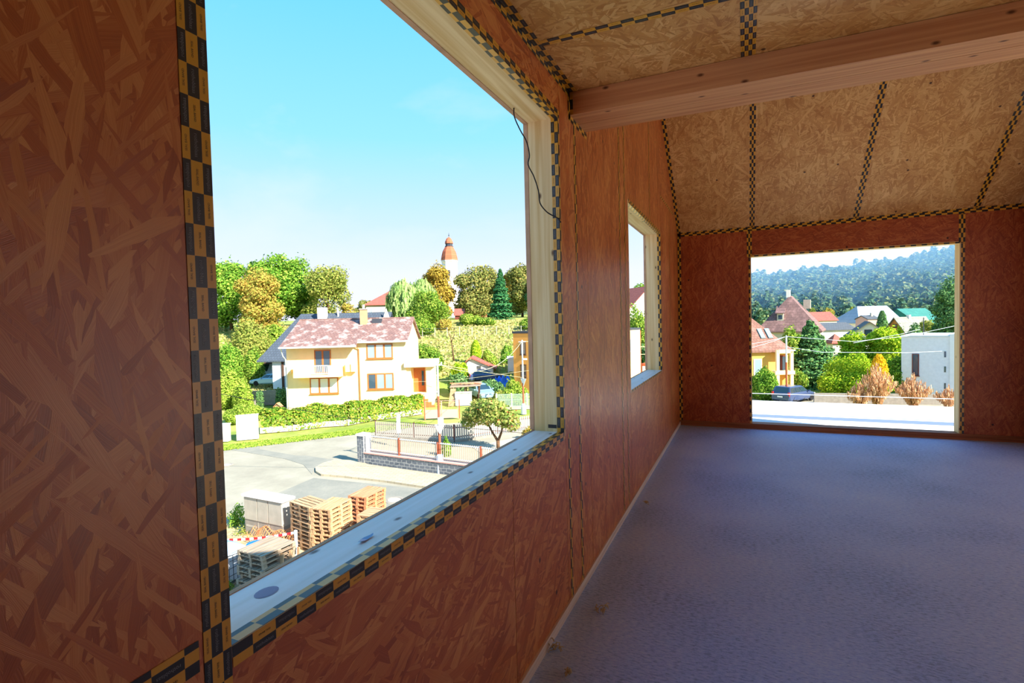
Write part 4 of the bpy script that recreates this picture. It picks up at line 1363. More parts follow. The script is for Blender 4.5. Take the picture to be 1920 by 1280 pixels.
wl_ = (-25.95, 44.36, GZ)
root = empty('wood_store', wl_, FACE, 'rickety lean-to roofed with boards and junk, left of the pale blue car', 'shed')
k = MB()
for x0, z1 in ((.1, 1.55), (1.3, 1.6), (2.6, 1.65)): k.box2((x0, 0, 0), (x0 + .1, .1, z1)); k.box2((x0, 1.6, 0), (x0 + .1, 1.7, z1 + .1))
wpart(root, 'post', k, M['dark_wood'])
k = MB(); k.extrude([(-.1, -.2, 1.55), (2.85, -.2, 1.66), (2.85, 1.9, 1.8), (-.1, 1.9, 1.7)], (0, 0, .08)); wpart(root, 'roof', k, M['pallet_grey'])
k = MB()
for i in range(14): k.box((.1 + .19 * i, .3 + .8 * rng.random(), 1.82 + .06 * rng.random()), (.5 + .5 * rng.random(), .14, .06), rng.uniform(-.7, .7))
wpart(root, 'roof_planks', k, M['pallet_red'])
bl = (-24.92, 43.29, GZ)
root = empty('storage_box', bl, FACE, 'big white crate under the front of the lean-to beside the pale blue car', 'box')
k = MB(); k.box2((0, 0, 0), (1.5, .9, 1.15)); k.build('box_body', M['white_plastic'], root)
k = MB(); k.box2((-.04, -.04, 1.15), (1.54, .94, 1.22)); k.build('lid', M['concrete'], root)
pl = (-25.46, 43.05, GZ)
k = MB()
for i in range(4): k.bar((.02 + i * .13, -.2, 0), (.2 + i * .13, .5, 1.55), .12, .03)
o = k.build('leaning_boards', M['pallet_wood']); o.location = pl; o.rotation_euler = (0, 0, FACE); tag(o, 'few pale boards leaning against the left end of the lean-to', 'boards')


def lumpy(name, label, cat, loc, yaw, W, D_, H, mat, seed):
    q = np.random.default_rng(seed); k = MB(); nx, ny = 12, 7
    def hh(i, j):
        e = min(i, nx - i, 2) / 2 * min(j, ny - j, 2) / 2
        return H * (.0 + e * (.65 + .35 * math.sin(i * 1.3 + seed) * math.cos(j * 1.1)))
    g2 = [[Vector((W * i / nx + q.uniform(-.04, .04), D_ * j / ny, max(0, hh(i, j)))) for j in range(ny + 1)] for i in range(nx + 1)]
    for i in range(nx):
        for j in range(ny):
            k.poly([g2[i][j], g2[i + 1][j], g2[i + 1][j + 1], g2[i][j + 1]])
    k.poly([g2[0][0], g2[0][ny], g2[nx][ny], g2[nx][0]])
    o = k.build(name, mat); o.location = loc; o.rotation_euler = (0, 0, yaw)
    return tag(o, label, cat)


hx, hy = -25.35, 52.27
lumpy('tarp_heap', 'heap under a bright blue tarpaulin left of the orange house', 'tarp', (hx, hy, hz(hx, hy) - .1), FACE, 2.3, 1.6, 1.4, M['tarp_blue'], 3)
hx, hy = -25.80, 57.53
root = house('shed', 'low white lean-to between the blue tarpaulin and the orange house', (hx, hy, hz(hx, hy) - .3), FACE, 1.7, 2, 2.0, 2.2, M['white_plaster'], M['concrete_white'], 'flat', .1, cat='shed')

# ================================================================ cars


def car(label, loc, yaw, L_=4.3, W=1.72, H=1.45, paint='carpaint_blue', style='estate'):
    root = empty('car', loc, yaw, label, 'car')
    hw = W / 2
    xf, xr = L_ / 2, -L_ / 2
    # lower body as rings from rear to front: (x, z low, z belt, half width)
    st = [(xr, .42, .78, .90), (xr + .12, .26, .92, .98), (xr + .9, .22, .95, 1.0), (0, .22, .93, 1.0), (xf - 1.25, .22, .90, .99), (xf - .55, .24, .80, .96), (xf - .12, .28, .66, .88), (xf, .36, .56, .78)]
    if style == 'van': st = [(x, a, c + (.15 if x < xf - .4 else .05), w_) for x, a, c, w_ in st]
    k = MB(); rings = []
    for x, zl, zb_, ws_ in st:
        a = hw * ws_
        rings.append([(x, -a * .93, zl), (x, -a, zl + .12), (x, -a, zb_ - .12), (x, -a * .93, zb_), (x, a * .93, zb_), (x, a, zb_ - .12), (x, a, zl + .12), (x, a * .93, zl)])
    for r0, r1 in zip(rings, rings[1:]):
        for i in range(8): k.poly([r0[i], r0[(i + 1) % 8], r1[(i + 1) % 8], r1[i]])
    k.poly(rings[0]); k.poly(rings[-1])
    # cabin
    zb_ = .92 if style != 'van' else 1.05
    if style == 'estate': c4 = (xf - 1.35, xf - 2.1, xr + .35, xr + .08)
    elif style == 'van': c4 = (xf - .5, xf - 1.1, xr + .1, xr + .04)
    else: c4 = (xf - 1.3, xf - 2.0, xr + .85, xr + .25)
    wb, wt = hw * .93, hw * .76
    lo_ = [(c4[0], -wb, zb_ - .02), (c4[0], wb, zb_ - .02), (c4[3], wb, zb_ - .02), (c4[3], -wb, zb_ - .02)]
    hi_ = [(c4[1], -wt, H - .05), (c4[1], wt, H - .05), (c4[2], wt, H - .02), (c4[2], -wt, H - .02)]
    for i in range(4): k.poly([lo_[i], lo_[(i + 1) % 4], hi_[(i + 1) % 4], hi_[i]])
    top = [(c4[1] - .15, -wt * .85, H), (c4[1] - .15, wt * .85, H), (c4[2] + .15, wt * .85, H + .02), (c4[2] + .15, -wt * .85, H + .02)]
    for i in range(4): k.poly([hi_[i], hi_[(i + 1) % 4], top[(i + 1) % 4], top[i]])
    k.poly(top)
    body = k.build('body', M[paint], root, smooth=False)
    lo_ = [Vector(p) for p in lo_]; hi_ = [Vector(p) for p in hi_]
    def pane(nm, A, B, C_, D_, u0, u1, v0, v1, out):
        def q(u, v): return (A.lerp(B, u)).lerp(D_.lerp(C_, u), v) + Vector(out)
        kk = MB(); kk.extrude([q(u0, v0), q(u1, v0), q(u1, v1), q(u0, v1)], Vector(out) * .6); kk.build(nm, M['carglass'], root)
    pane('windscreen', lo_[0], lo_[1], hi_[1], hi_[0], .07, .93, .10, .93, (.012, 0, .006))
    pane('rear_window', lo_[2], lo_[3], hi_[3], hi_[2], .10, .90, .15, .90, (-.012, 0, .006))
    sidewin = [(.04, .34), (.37, .64), (.67, .95)] if style == 'estate' else ([(.04, .3)] if style == 'van' else [(.05, .45), (.50, .92)])
    for u0, u1 in sidewin:
        pane('side_window', lo_[1], lo_[2], hi_[2], hi_[1], u0, u1, .12, .88, (0, .012, .004))
        pane('side_window', lo_[0], lo_[3], hi_[3], hi_[0], u0, u1, .12, .88, (0, -.012, .004))
    for sx in (xf - .85, xr + .85):
        for sy in (-1, 1):
            wh = empty('wheel', (sx, sy * (hw - .10), .31), parent=root)
            k = MB(); k.lathe([(.16, -.09), (.29, -.10), (.31, -.07), (.31, .07), (.29, .10), (.16, .09)], (0, 0, 0), 18); t_ = k.build('tyre', M['rubber'], wh); t_.rotation_euler = (math.pi / 2, 0, 0)
            k = MB(); k.lathe([(.03, .06), (.19, .075), (.19, -.075), (.03, -.06)], (0, 0, 0), 12); t_ = k.build('hub_cap', M['pale_metal'], wh); t_.rotation_euler = (math.pi / 2, 0, 0)
    for sy in (-1, 1):
        k = MB(); k.box((xf - .14, sy * hw * .66, .60), (.16, .36, .15), sy * -.25); k.build('headlight', M['lamp_clear'], root)
        k = MB(); k.box((xr + .06, sy * hw * .84, .84), (.10, .16, .36 if style == 'estate' else .2)); k.build('tail_light', M['lamp_red'], root)
        k = MB(); k.box((c4[0] - .15, sy * (hw + .08), .98), (.12, .18, .12)); k.build('wing_mirror', M[paint], root)
    k = MB(); k.box((xf - .03, 0, .40), (.14, W * .80, .16)); k.build('bumper', M[paint], root)
    k = MB(); k.box((xr + .02, 0, .46), (.14, W * .88, .18)); k.build('bumper', M[paint], root)
    k = MB(); k.box((xf - .05, 0, .58), (.06, .62, .11)); gr = k.build('grille', M['black'], root)
    k = MB(); k.lathe([(.002, 0), (.055, 0), (.055, .02), (.002, .025)], (0, 0, 0), 12); e = k.build('badge', M['pale_metal'], gr); e.location = (xf - .015, 0, .60); e.rotation_euler = (0, math.pi / 2, 0)
    k = MB(); k.box((xr - .055, 0, .62), (.02, .48, .11)); k.build('licence_plate', M['white_paint'], root)
    k = MB(); k.box((xf + .045, 0, .42), (.02, .48, .10)); k.build('licence_plate', M['white_paint'], root)
    return root


car('pale blue estate car parked nose first towards the road beside the white crate', (-24.83, 48.68, GZ + .0), -.80, 4.4, 1.75, 1.45, 'carpaint_blue')
car('silver blue estate car seen from the side on the raised drive by the carport', (-54.66, 48.76, DZ), FACE + math.pi, 4.4, 1.72, 1.42, 'carpaint_silver')
car('tall white van behind the silver estate, under the carport', (-60.14, 54.55, DZ), FACE + math.pi, 5.0, 1.95, 2.35, 'carpaint_white', 'van')
hx, hy = -26.83, 53.81
car('dark navy car just left of the blue tarpaulin, below the white shed', (hx, hy, hz(hx, hy)), FACE + .2, 4.0, 1.7, 1.4, 'carpaint_navy', 'hatch')
car('dark navy estate car parked on the far road seen through the end opening', (4.01, 53.62, GZ), 1.0, 4.45, 1.74, 1.47, 'carpaint_navy')
# ================================================================ plants seen through the big window
for a in [
    # name, label, (x, y, zb, h, w), leaf, kind, n, leaf size, seed
    ('broadleaf_tree', 'dark green tree at the left end of the tree group, next to the near tape', -86.59, 69.12, 0.98, 12.95, 8.64, 'leaf_green', 'round', 2600, .62, 3),
    ('broadleaf_tree', 'tallest green tree in the middle of the left tree group', -82.25, 75.42, 1.77, 13.69, 12.68, 'leaf_green', 'round', 3600, .66, 5),
    ('broadleaf_tree', 'green tree with a double top, right of the tallest in the left tree group', -79.27, 78.94, 2.49, 12.50, 7.71, 'leaf_green', 'round', 2200, .6, 8),
    ('broadleaf_tree', 'orange tinged autumn tree in front of the left tree group', -76.81, 66.85, 0.89, 11.15, 7.93, 'leaf_autumn', 'round', 2600, .55, 11),
    ('broadleaf_tree', 'loose olive green tree at the right end of the left tree group', -70.92, 77.13, 2.32, 10.51, 9.13, 'leaf_olive', 'round', 2100, .52, 14),
    ('broadleaf_tree', 'small orange bush tree above the grey roof\'s chimney end', -65.41, 76.29, 2.97, 2.88, 3.46, 'leaf_autumn', 'round', 700, .45, 17),
    ('broadleaf_tree', 'far small dark tree on the skyline between left tree group and red hipped roof', -91.53, 112.96, 4.10, 4.21, 4.77, 'leaf_oak', 'round', 600, .7, 19),
    ('willow_tree', 'pale green weeping willow, left lobe nearest the red hipped roof', -63.38, 90.25, 2.01, 8.76, 6.28, 'leaf_willow', 'willow', 3000, .5, 21),
    ('willow_tree', 'pale green weeping willow touching the golden oak', -62.57, 96.08, 2.39, 9.05, 5.89, 'leaf_willow', 'willow', 2600, .5, 23),
    ('broadleaf_tree', 'bright green rounded tree in front of the two willows', -54.19, 84.43, 1.87, 5.75, 8.14, 'leaf_mid', 'round', 2600, .5, 25),
    ('oak_tree', 'golden autumn oak left of the church tower', -66.19, 108.70, 2.40, 13.25, 8.33, 'leaf_gold', 'round', 2400, .62, 27),
    ('oak_tree', 'dark olive oak immediately right of the church tower', -59.60, 113.76, 2.21, 13.07, 9.75, 'leaf_oak', 'round', 2400, .66, 29),
    ('oak_tree', 'dark oak with thin top between first oak and the spruce', -57.74, 117.85, 2.40, 13.25, 7.35, 'leaf_oak', 'round', 1700, .66, 31),
    ('spruce_tree', 'lone dark green pointed spruce among the oaks on the hill', -46.90, 101.84, 2.20, 10.65, 6.06, 'leaf_spruce', 'spruce', 2600, .55, 33),
    ('oak_tree', 'rust tinted oak just behind the right side of the spruce', -50.97, 116.44, 2.23, 11.19, 4.58, 'leaf_gold', 'round', 1300, .62, 34),
    ('oak_tree', 'tall dark oak against the far window jamb', -48.14, 116.56, 1.41, 13.75, 8.33, 'leaf_oak', 'round', 2400, .66, 35),
    ('oak_tree', 'lower dark oak between the tall one and the jamb', -44.04, 113.95, 0.61, 10.99, 4.40, 'leaf_dark', 'round', 1200, .66, 36),
    ('shrub', 'pale green rounded shrub mass left of the grey roof', -68.07, 57.43, -2.44, 6.17, 7.06, 'leaf_olive', 'bush', 2600, .42, 41),
    ('shrub', 'shrub behind the grey roof\'s left slope', -69.22, 63.52, -1.55, 4.31, 5.17, 'leaf_lime', 'bush', 1500, .42, 42),
    ('shrub', 'green shrub low at the left edge of the view below the pale ones', -60.70, 47.45, -4.97, 5.72, 4.50, 'leaf_green', 'bush', 2400, .36, 43),
    ('shrub', 'bright green shrub left of the carport', -59.58, 50.18, -3.70, 3.50, 3.65, 'leaf_mid', 'bush', 1700, .36, 44),
    ('shrub', 'lime green bush by the near tape above the black wire', -46.30, 36.21, -6.73, 5.15, 3.23, 'leaf_lime', 'bush', 2600, .27, 45),
    ('shrub', 'loose lime bush left of the raised drive', -43.14, 35.43, -6.20, 3.20, 2.10, 'leaf_lime', 'bush', 1500, .25, 46),
    ('shrub', 'spiky pale green bush overhanging the big white gate pillar', -38.09, 31.07, -6.60, 2.11, 3.26, 'leaf_lime', 'bush', 2200, .2, 47),
    ('shrub', 'dark shrub against the retaining wall left of the cream house', -43.01, 37.15, -5.54, 1.55, 0.83, 'leaf_dark', 'bush', 400, .2, 48),
    ('shrub', 'dark shrub at the cream house corner by the retaining wall', -41.16, 37.96, -5.59, 1.75, 1.34, 'leaf_dark', 'bush', 600, .2, 49),
    ('shrub', 'wide green shrub row on the bank right of the cream house', -49.00, 74.56, -1.32, 4.41, 5.29, 'leaf_mid', 'bush', 1800, .42, 51),
    ('shrub', 'tan autumn shrub below the church tower', -47.59, 79.56, -1.00, 3.68, 3.32, 'leaf_autumn', 'bush', 1000, .42, 52),
    ('shrub', 'bright green shrub under the dark oaks', -45.80, 85.84, -0.09, 3.69, 4.28, 'leaf_lime', 'bush', 1300, .42, 53),
    ('shrub', 'round green shrub at the foot of the spruce, left of it', -42.59, 86.19, 0.82, 1.92, 4.04, 'leaf_mid', 'bush', 1200, .42, 54),
    ('shrub', 'green bush high on the bank against the jamb', -33.58, 83.53, -0.48, 2.79, 3.61, 'leaf_mid', 'bush', 1200, .4, 55),
    ('shrub', 'big fruit bush right behind the cream house\'s porch', -35.09, 54.29, -5.18, 4.74, 4.88, 'leaf_mid', 'bush', 2800, .32, 56),
    ('poplar_tree', 'narrow yellow green tree above the white shed', -31.46, 60.28, -4.26, 3.54, 1.36, 'leaf_bright', 'poplar', 800, .32, 57),
    ('shrub', 'yellow green shrub right of the white shed\'s roof', -29.02, 59.16, -4.26, 2.78, 2.65, 'leaf_lime', 'bush', 1300, .32, 58),
    ('shrub', 'green shrub beside the orange house\'s left edge', -27.90, 61.83, -4.36, 3.40, 1.77, 'leaf_green', 'bush', 900, .34, 59),
    ('shrub', 'yellow leaved shrub left of the white shed', -29.48, 52.38, -4.86, 2.40, 2.41, 'leaf_bright', 'bush', 1100, .3, 60),
    ('shrub', 'dark bush between the lean-to and the white shed', -27.72, 48.79, -4.65, 1.35, 2.47, 'leaf_dark', 'bush', 1000, .3, 61),
    ('shrub', 'dark green bush behind the pale blue car', -24.44, 50.17, -6.20, 2.02, 3.37, 'leaf_dark', 'bush', 1300, .28, 62),
    ('shrub', 'tall yellow green bush in front of the orange house', -19.90, 45.61, -5.93, 2.30, 2.91, 'leaf_lime', 'bush', 1600, .26, 63),
    ('shrub', 'low pale shrub along the mesh fence right of the pale blue car', -20.72, 44.15, -6.14, 1.57, 1.47, 'leaf_olive', 'bush', 700, .22, 64),
    ('shrub', 'thin reddish shrub in the fenced garden by the far jamb', -13.11, 32.18, -6.31, 1.19, 1.05, 'leaf_autumn', 'bush', 350, .13, 65),
    ('shrub', 'tuft of green in the fenced corner garden behind the railing', -15.95, 26.58, -6.21, 1.24, 0.68, 'leaf_green', 'bush', 500, .13, 66),
]:
    tree(a[0], a[1], *a[2:7], M[a[7]], a[8], int(a[9] * 1.5), a[10], a[11], 'tree' if 'tree' in a[0] else 'bush')

# apple tree with forked trunk
ax, ay, az = (-13.79, 29.01, -6.2)
root = empty('apple_tree', (ax, ay, GZ), 0, 'small apple tree with a forked trunk in the fenced corner garden', 'tree')
nr = np.random.default_rng(77)
bl = [(-.1, 0, 2.2, 1.35, 1.2, .75), (-1.1, .1, 2.0, .8, .8, .55), (.9, .1, 1.9, .85, .8, .6), (.2, -.3, 2.65, .9, .8, .5), (-.7, .2, 2.65, .7, .7, .4), (1.35, 0, 1.6, .55, .5, .45), (-1.5, 0, 1.55, .5, .5, .4)]
bl = [(b_[0] * 1.05 - .45, b_[1], b_[2], b_[3], b_[4], b_[5]) for b_ in bl]
P, Nr = blob_points(nr, bl, 4200)
leaf_mesh('foliage', P, Nr, .12 * nr.uniform(.6, 1.4, len(P)), M['leaf_apple'], root)
k = MB()
k.tube([(0, 0, 0), (0, 0, .55)], .12, 8, 0, .11)
k.tube([(0, 0, .5), (-.35, 0, 1.0), (-.8, .1, 1.7), (-1.2, .1, 2.2)], .085, 7, 0, .03)
k.tube([(0, 0, .5), (.25, .05, 1.1), (.35, 0, 1.8), (.2, 0, 2.6)], .085, 7, 0, .03)
k.tube([(.3, .03, 1.3), (.8, 0, 1.7), (1.0, 0, 2.0)], .05, 6, 0, .02)
k.build('trunk', M['bark'], root, smooth=True)
k = MB()
for i in range(60):
    p = P[rng.randrange(len(P))]; k.lathe([(.002, -.04), (.035, -.02), (.04, .01), (.002, .04)], tuple(p), 6)
k.build('apples', M['band_red'], root)

# dry grass on the bank: nobody could count the tufts
nr = np.random.default_rng(5)
n = 24000
s_ = nr.uniform(62, 104, n); r_ = nr.uniform(-.75, .22, n)
X = s_ * FWD[0] + r_ * s_ * RGT[0]; Y = s_ * FWD[1] + r_ * s_ * RGT[1]
Z = np.array([hz(a, c) for a, c in zip(X, Y)]) + .12
o = leaf_mesh('dry_grass', np.stack([X, Y, Z], 1), np.stack([nr.normal(size=n), nr.normal(size=n), np.full(n, .25)], 1), .30 * nr.uniform(.5, 1.4, n), M['leaf_straw'], None, .8)
tag(o, 'long straw coloured grass covering the bank behind the houses', 'grass', kind='stuff')
n = 9000
X = []; Y = []
for i in range(n):
    t = nr.uniform(); p = np.array((-30.86, 22.96, -6.2)[:2]) * (1 - t) + np.array((-22.3, 34.31, -6.2)[:2]) * t
    off = nr.uniform(-.2, 1.3); X.append(p[0] - off * .75 + nr.normal() * .1); Y.append(p[1] + off * .75)
X = np.array(X); Y = np.array(Y)
o = leaf_mesh('verge_grass', np.stack([X, Y, np.full(n, GZ + .05)], 1), np.stack([nr.normal(size=n), nr.normal(size=n), np.full(n, .4)], 1), .10 * nr.uniform(.5, 1.4, n), M['leaf_lime'], None, .8)
tag(o, 'short verge grass between the road and the hedge', 'grass', kind='stuff')

# hedge on its low pale wall, gate pillars, gate
hp = [(-32.68, 28.11, -6.2), (-31.08, 29.59, -6.2), (-29.98, 31.39, -6.2), (-28.45, 32.5, -6.2), (-27.77, 35.03, -6.2), (-25.53, 38.5, -6.2)]
k = MB()
for a, c in zip(hp, hp[1:]):
    a = Vector((a[0], a[1], GZ)); c = Vector((c[0], c[1], GZ)); d = (c - a).normalized(); nn = Vector((-d.y, d.x, 0)) * .14
    k.extrude([a - nn, c - nn, c - nn + Vector((0, 0, .42)), a - nn + Vector((0, 0, .42))], nn * 2, 0, d)
tag(k.build('garden_wall', M['concrete'], None), 'low pale block wall running under the leafy hedge', 'wall')
hedge('leafy yellow green hedge in front of the cream house, growing over the low wall', [(p[0] - .1, p[1] + .25, 0) for p in hp], GZ + .02, 1.75, .75, M['leaf_hedge'], 12000, .13, 4)
for (px0, px1, ptop, pb, lab) in ((443, 485, 781, 826, 'wider of the two white gate pillars left of the hedge'), (411, 427, 795, 828, 'narrower white gate pillar at the view\'s left edge')):
    pass
a = (-32.15, 25.71, -6.2); c = (-31.21, 26.7, -6.2)
d = Vector((c[0] - a[0], c[1] - a[1], 0)); root = empty('gate_pillar', (a[0], a[1], GZ), math.atan2(d.y, d.x), 'wide white rendered gate pillar left of the leafy hedge', 'pillar')
k = MB(); k.box2((0, 0, 0), (d.length, .45, 1.64)); k.build('pillar_body', M['white_plaster'], root)
k = MB(); k.box2((-.03, -.03, 1.64), (d.length + .03, .48, 1.70)); k.build('cap', M['concrete_white'], root)
root = empty('gate_pillar', ((-33.19, 25.04, -6.2)[0], (-33.19, 25.04, -6.2)[1], GZ), .45, 'narrow white rendered gate pillar beside the near tape', 'pillar')
k = MB(); k.box2((0, 0, 0), (.72, .4, 1.15)); k.build('pillar_body', M['white_plaster'], root)
k = MB(); k.box2((-.03, -.03, 1.15), (.75, .43, 1.21)); k.build('cap', M['concrete_white'], root)

gx, gy, _ = (-23.74, 36.37, 0)
root = empty('gate', (gx, gy, GZ), FACE + .05, 'double mesh gate with dusky pink lower sheets right of the cream house\'s porch', 'gate')
for i, x0 in enumerate((0, 1.35)):
    k = MB()
    for q in (0, 1.28): k.tube([(x0 + q, 0, 0), (x0 + q, 0, 1.5)], .025, 6)
    for q in (.08, .75, 1.48): k.tube([(x0, 0, q), (x0 + 1.28, 0, q)], .018, 5)
    for q in range(1, 10): k.tube([(x0 + q * .128, 0, .75), (x0 + q * .128, 0, 1.48)], .005, 4)
    lf = k.build('gate_leaf', M['pink_metal'], root)
    k = MB(); k.box2((x0 + .02, -.01, .08), (x0 + 1.26, .01, .75)); k.build('sheet', M['pink_metal'], lf)
for x0 in (-.08, 2.72):
    k = MB(); k.box2((x0, -.05, 0), (x0 + .08, .05, 1.55)); k.build('post', M['rust_red'], root)

fx, fy, _ = (-20.29, 42.47, 0)
root = empty('fence', (fx, fy, GZ), FACE - .05, 'grey green mesh panel fence with pale posts right of the pale blue car', 'fence')
for i in range(4):
    k = MB(); k.box2((i * 1.35, -.04, 0), (i * 1.35 + .09, .04, 1.42)); k.build('post', M['pale_metal'], root)
    if i < 3:
        k = MB()
        for q in range(14): k.box2((i * 1.35 + .1 + q * .088, -.012, .25), (i * 1.35 + .15 + q * .088, .012, 1.33))
        for q in (.25, .8, 1.3): k.box2((i * 1.35 + .09, -.015, q), (i * 1.35 + 1.35, .015, q + .05))
        k.build('panel', M['leaf_dark'] if False else plain('fence_panel', (150, 170, 150), .8), root)
k = MB(); k.box2((-.2, -.1, -.02), (4.6, .1, .24)); k.build('plinth', M['concrete'], root)

root = empty('fence', (-49.60, 72.26, 0), FACE + .03, 'wire fence on wooden posts crossing the grassy bank', 'fence')
bx_, by_ = root.location.x, root.location.y
z00 = hz(bx_, by_); root.location.z = z00
pts = []
for i in range(11):
    x = i * 2.0; wx = bx_ + math.cos(FACE) * x; wy = by_ + math.sin(FACE) * x
    zq = hz(wx, wy) - z00; pts.append((x, zq))
    k = MB(); k.tube([(x, 0, zq - .1), (x, 0, zq + 1.5)], .06, 6); k.build('post', M['concrete'], root)
k = MB()
for hh_ in (.3, .8, 1.35):
    k.tube([(x, 0, zq + hh_) for x, zq in pts], .012, 4)
k.build('wires', M['steel'], root)
hx, hy = -35.16, 61.09
k = MB(); k.tube([(0, 0, 0), (-.15, 0, 1.6), (-.45, .1, 3.2), (-.9, .1, 4.3)], .12, 7, 0, .03); k.tube([(-.35, .05, 2.6), (.1, .1, 3.6), (.0, .1, 4.4)], .06, 6, 0, .02)
o = k.build('dead_tree', M['bark'], None, smooth=True); o.location = (hx, hy, hz(hx, hy) - .1); tag(o, 'bare leaning grey tree trunk on the grassy bank', 'tree')

# bird house on a post
bx_, by_ = -35.60, 32.51
root = empty('bird_house', (bx_, by_, GZ), FACE, 'little wooden bird house on a post behind the hedge\'s left end', 'bird house')
k = MB(); k.box2((-.04, -.04, 0), (.04, .04, .95)); k.build('post', M['dark_wood'], root)
k = MB(); k.extrude([(-.2, -.18, .95), (.2, -.18, .95), (.2, -.18, 1.22), (0, -.18, 1.42), (-.2, -.18, 1.22)], (0, .36, 0)); hb = k.build('box_body', M['pallet_wood'], root)
k = MB(); k.box2((-.06, -.2, 1.02), (.06, -.178, 1.2)); k.build('entrance', M['black'], hb)
k = MB(); k.extrude([(-.32, -.26, 1.13), (0, -.26, 1.45), (.32, -.26, 1.13), (.32, -.26, 1.18), (0, -.26, 1.51), (-.32, -.26, 1.18)], (0, .52, 0)); k.build('roof', M['pallet_red'], root)

# ================================================================ fenced corner garden
A0 = Vector((-19.88, 23.77, -6.2)); A0.z = GZ
B0 = Vector((-6.5, 22.75, GZ))
d = (B0 - A0); ln = d.length; yaw = math.atan2(d.y, d.x)
root = empty('garden_fence', A0, yaw, 'stone based fence with pale pickets round the corner garden, facing the pavement', 'fence')
k = MB(); k.box2((.45, -.2, 0), (ln, .2, .62)); wpart(root, 'stone_base', k, M['stone_wall'])
k = MB(); k.box2((.45, -.24, .62), (ln, .24, .68)); wpart(root, 'coping', k, M['pink_metal'])
k = MB(); k.box2((0, -.25, 0), (.45, .25, 1.58)); wpart(root, 'stone_pillar', k, M['stone_wall'])
k = MB(); k.box2((-.05, -.3, 1.58), (.5, .3, 1.68)); wpart(root, 'pillar_cap', k, M['concrete_white'])
k = MB(); k.box2((.5, -.12, .68), (.68, .12, 1.6)); wpart(root, 'end_post', k, M['white_paint'])
for x0 in (2.75, 5.3, 7.9, 10.5):
    k = MB(); k.box2((x0, -.04, .68), (x0 + .09, .04, 1.62)); wpart(root, 'post', k, M['rust_red'])
k = MB()
for q in (.80, 1.54): k.box2((.68, -.025, q), (ln, .025, q + .045))
wpart(root, 'rails', k, M['pale_metal'])
k = MB()
for i in range(int((ln - .8) / .125)): k.box2((.8 + i * .125, -.014, .74), (.8 + i * .125 + .035, .014, 1.62))
wpart(root, 'pickets', k, plain('picket', (206, 178, 150), .7))

A1 = Vector((-23.34, 29.49, -6.2)); A1.z = GZ; B1 = Vector((-17.32, 29.85, -6.2)); B1.z = GZ; C1 = Vector((-13.46, 35.08, -6.2)); C1.z = GZ
pk = plain('picket_white', (176, 166, 154), .7)
for a, c, lab in ((A1, B1, 'white picket fence on dark posts behind the corner garden, left stretch beside the road'), (B1, C1, 'white picket fence on dark posts behind the apple tree, right stretch')):
    d = c - a; ln = d.length
    root = empty('picket_fence', a, math.atan2(d.y, d.x), lab, 'fence')
    k = MB()
    for i in range(int(ln / .16)): k.box2((i * .16 + .03, -.012, .16), (i * .16 + .12, .012, 1.12))
    k.build('pickets', pk, root)
    k = MB()
    for q in (.3, .9): k.box2((0, .012, q), (ln, .05, q + .06))
    k.build('rails', M['dark_red'], root)
    nps = max(2, int(ln / 2.2))
    for i in range(nps + 1):
        k = MB(); k.box2((ln * i / nps - .03, .01, 0), (ln * i / nps + .03, .08, 1.16)); k.build('post', M['dark_red'], root)
    k = MB(); k.box2((0, -.1, 0), (ln, .1, .15)); k.build('plinth', M['concrete_dark'], root)

# ================================================================ poles, signs, wires


def sign_tri(root, x, y, z, s_, yaw, nm='yield_sign'):
    k = MB(); v = [(-s_ / 2, 0, s_ * .87), (s_ / 2, 0, s_ * .87), (0, 0, 0)]
    k.extrude(v, (0, .02, 0)); o = k.build(nm, M['white_paint'], root); o.location = (x, y, z); o.rotation_euler = (0, 0, yaw); return o


px_, py_, _ = (-14.44, 23.38, -6.2)
root = empty('street_lamp_pole', (px_, py_, GZ), FACE, 'street lamp pole with white concrete foot in front of the stone garden fence', 'pole')
k = MB(); k.lathe([(.26, 0), (.24, .4), (.17, .95), (.12, 1.0)], (0, 0, 0), 8, 0, .39); k.build('foot', M['concrete_white'], root)
k = MB(); k.tube([(0, 0, .95), (0, 0, 4.0)], .062, 10); k.build('lower_pole', M['rust_red'], root)
k = MB(); k.tube([(0, 0, 4.0), (0, 0, 5.75)], .05, 10); k.build('upper_pole', M['pale_metal'], root)
k = MB(); k.bar((0, 0, 4.22), (-.25, 0, 4.26), .05, .05); k.box((-.32, 0, 4.28), (.42, .2, .12)); k.build('lamp_head', M['white_paint'], root)
k = MB(); k.bar((-.25, 0, 5.6), (.25, 0, 5.6), .05, .05)
for q in (-.2, .2): k.lathe([(.03, 5.62), (.045, 5.68), (.03, 5.75)], (q, 0, 0), 8)
k.build('insulators', M['pale_metal'], root)
sign_tri(root, .05, -.12, 2.05, .6, .55)
k = MB(); k.box((.10, -.12, 2.75), (.36, .02, .36), .8); k.build('sign_plate', M['white_paint'], root)

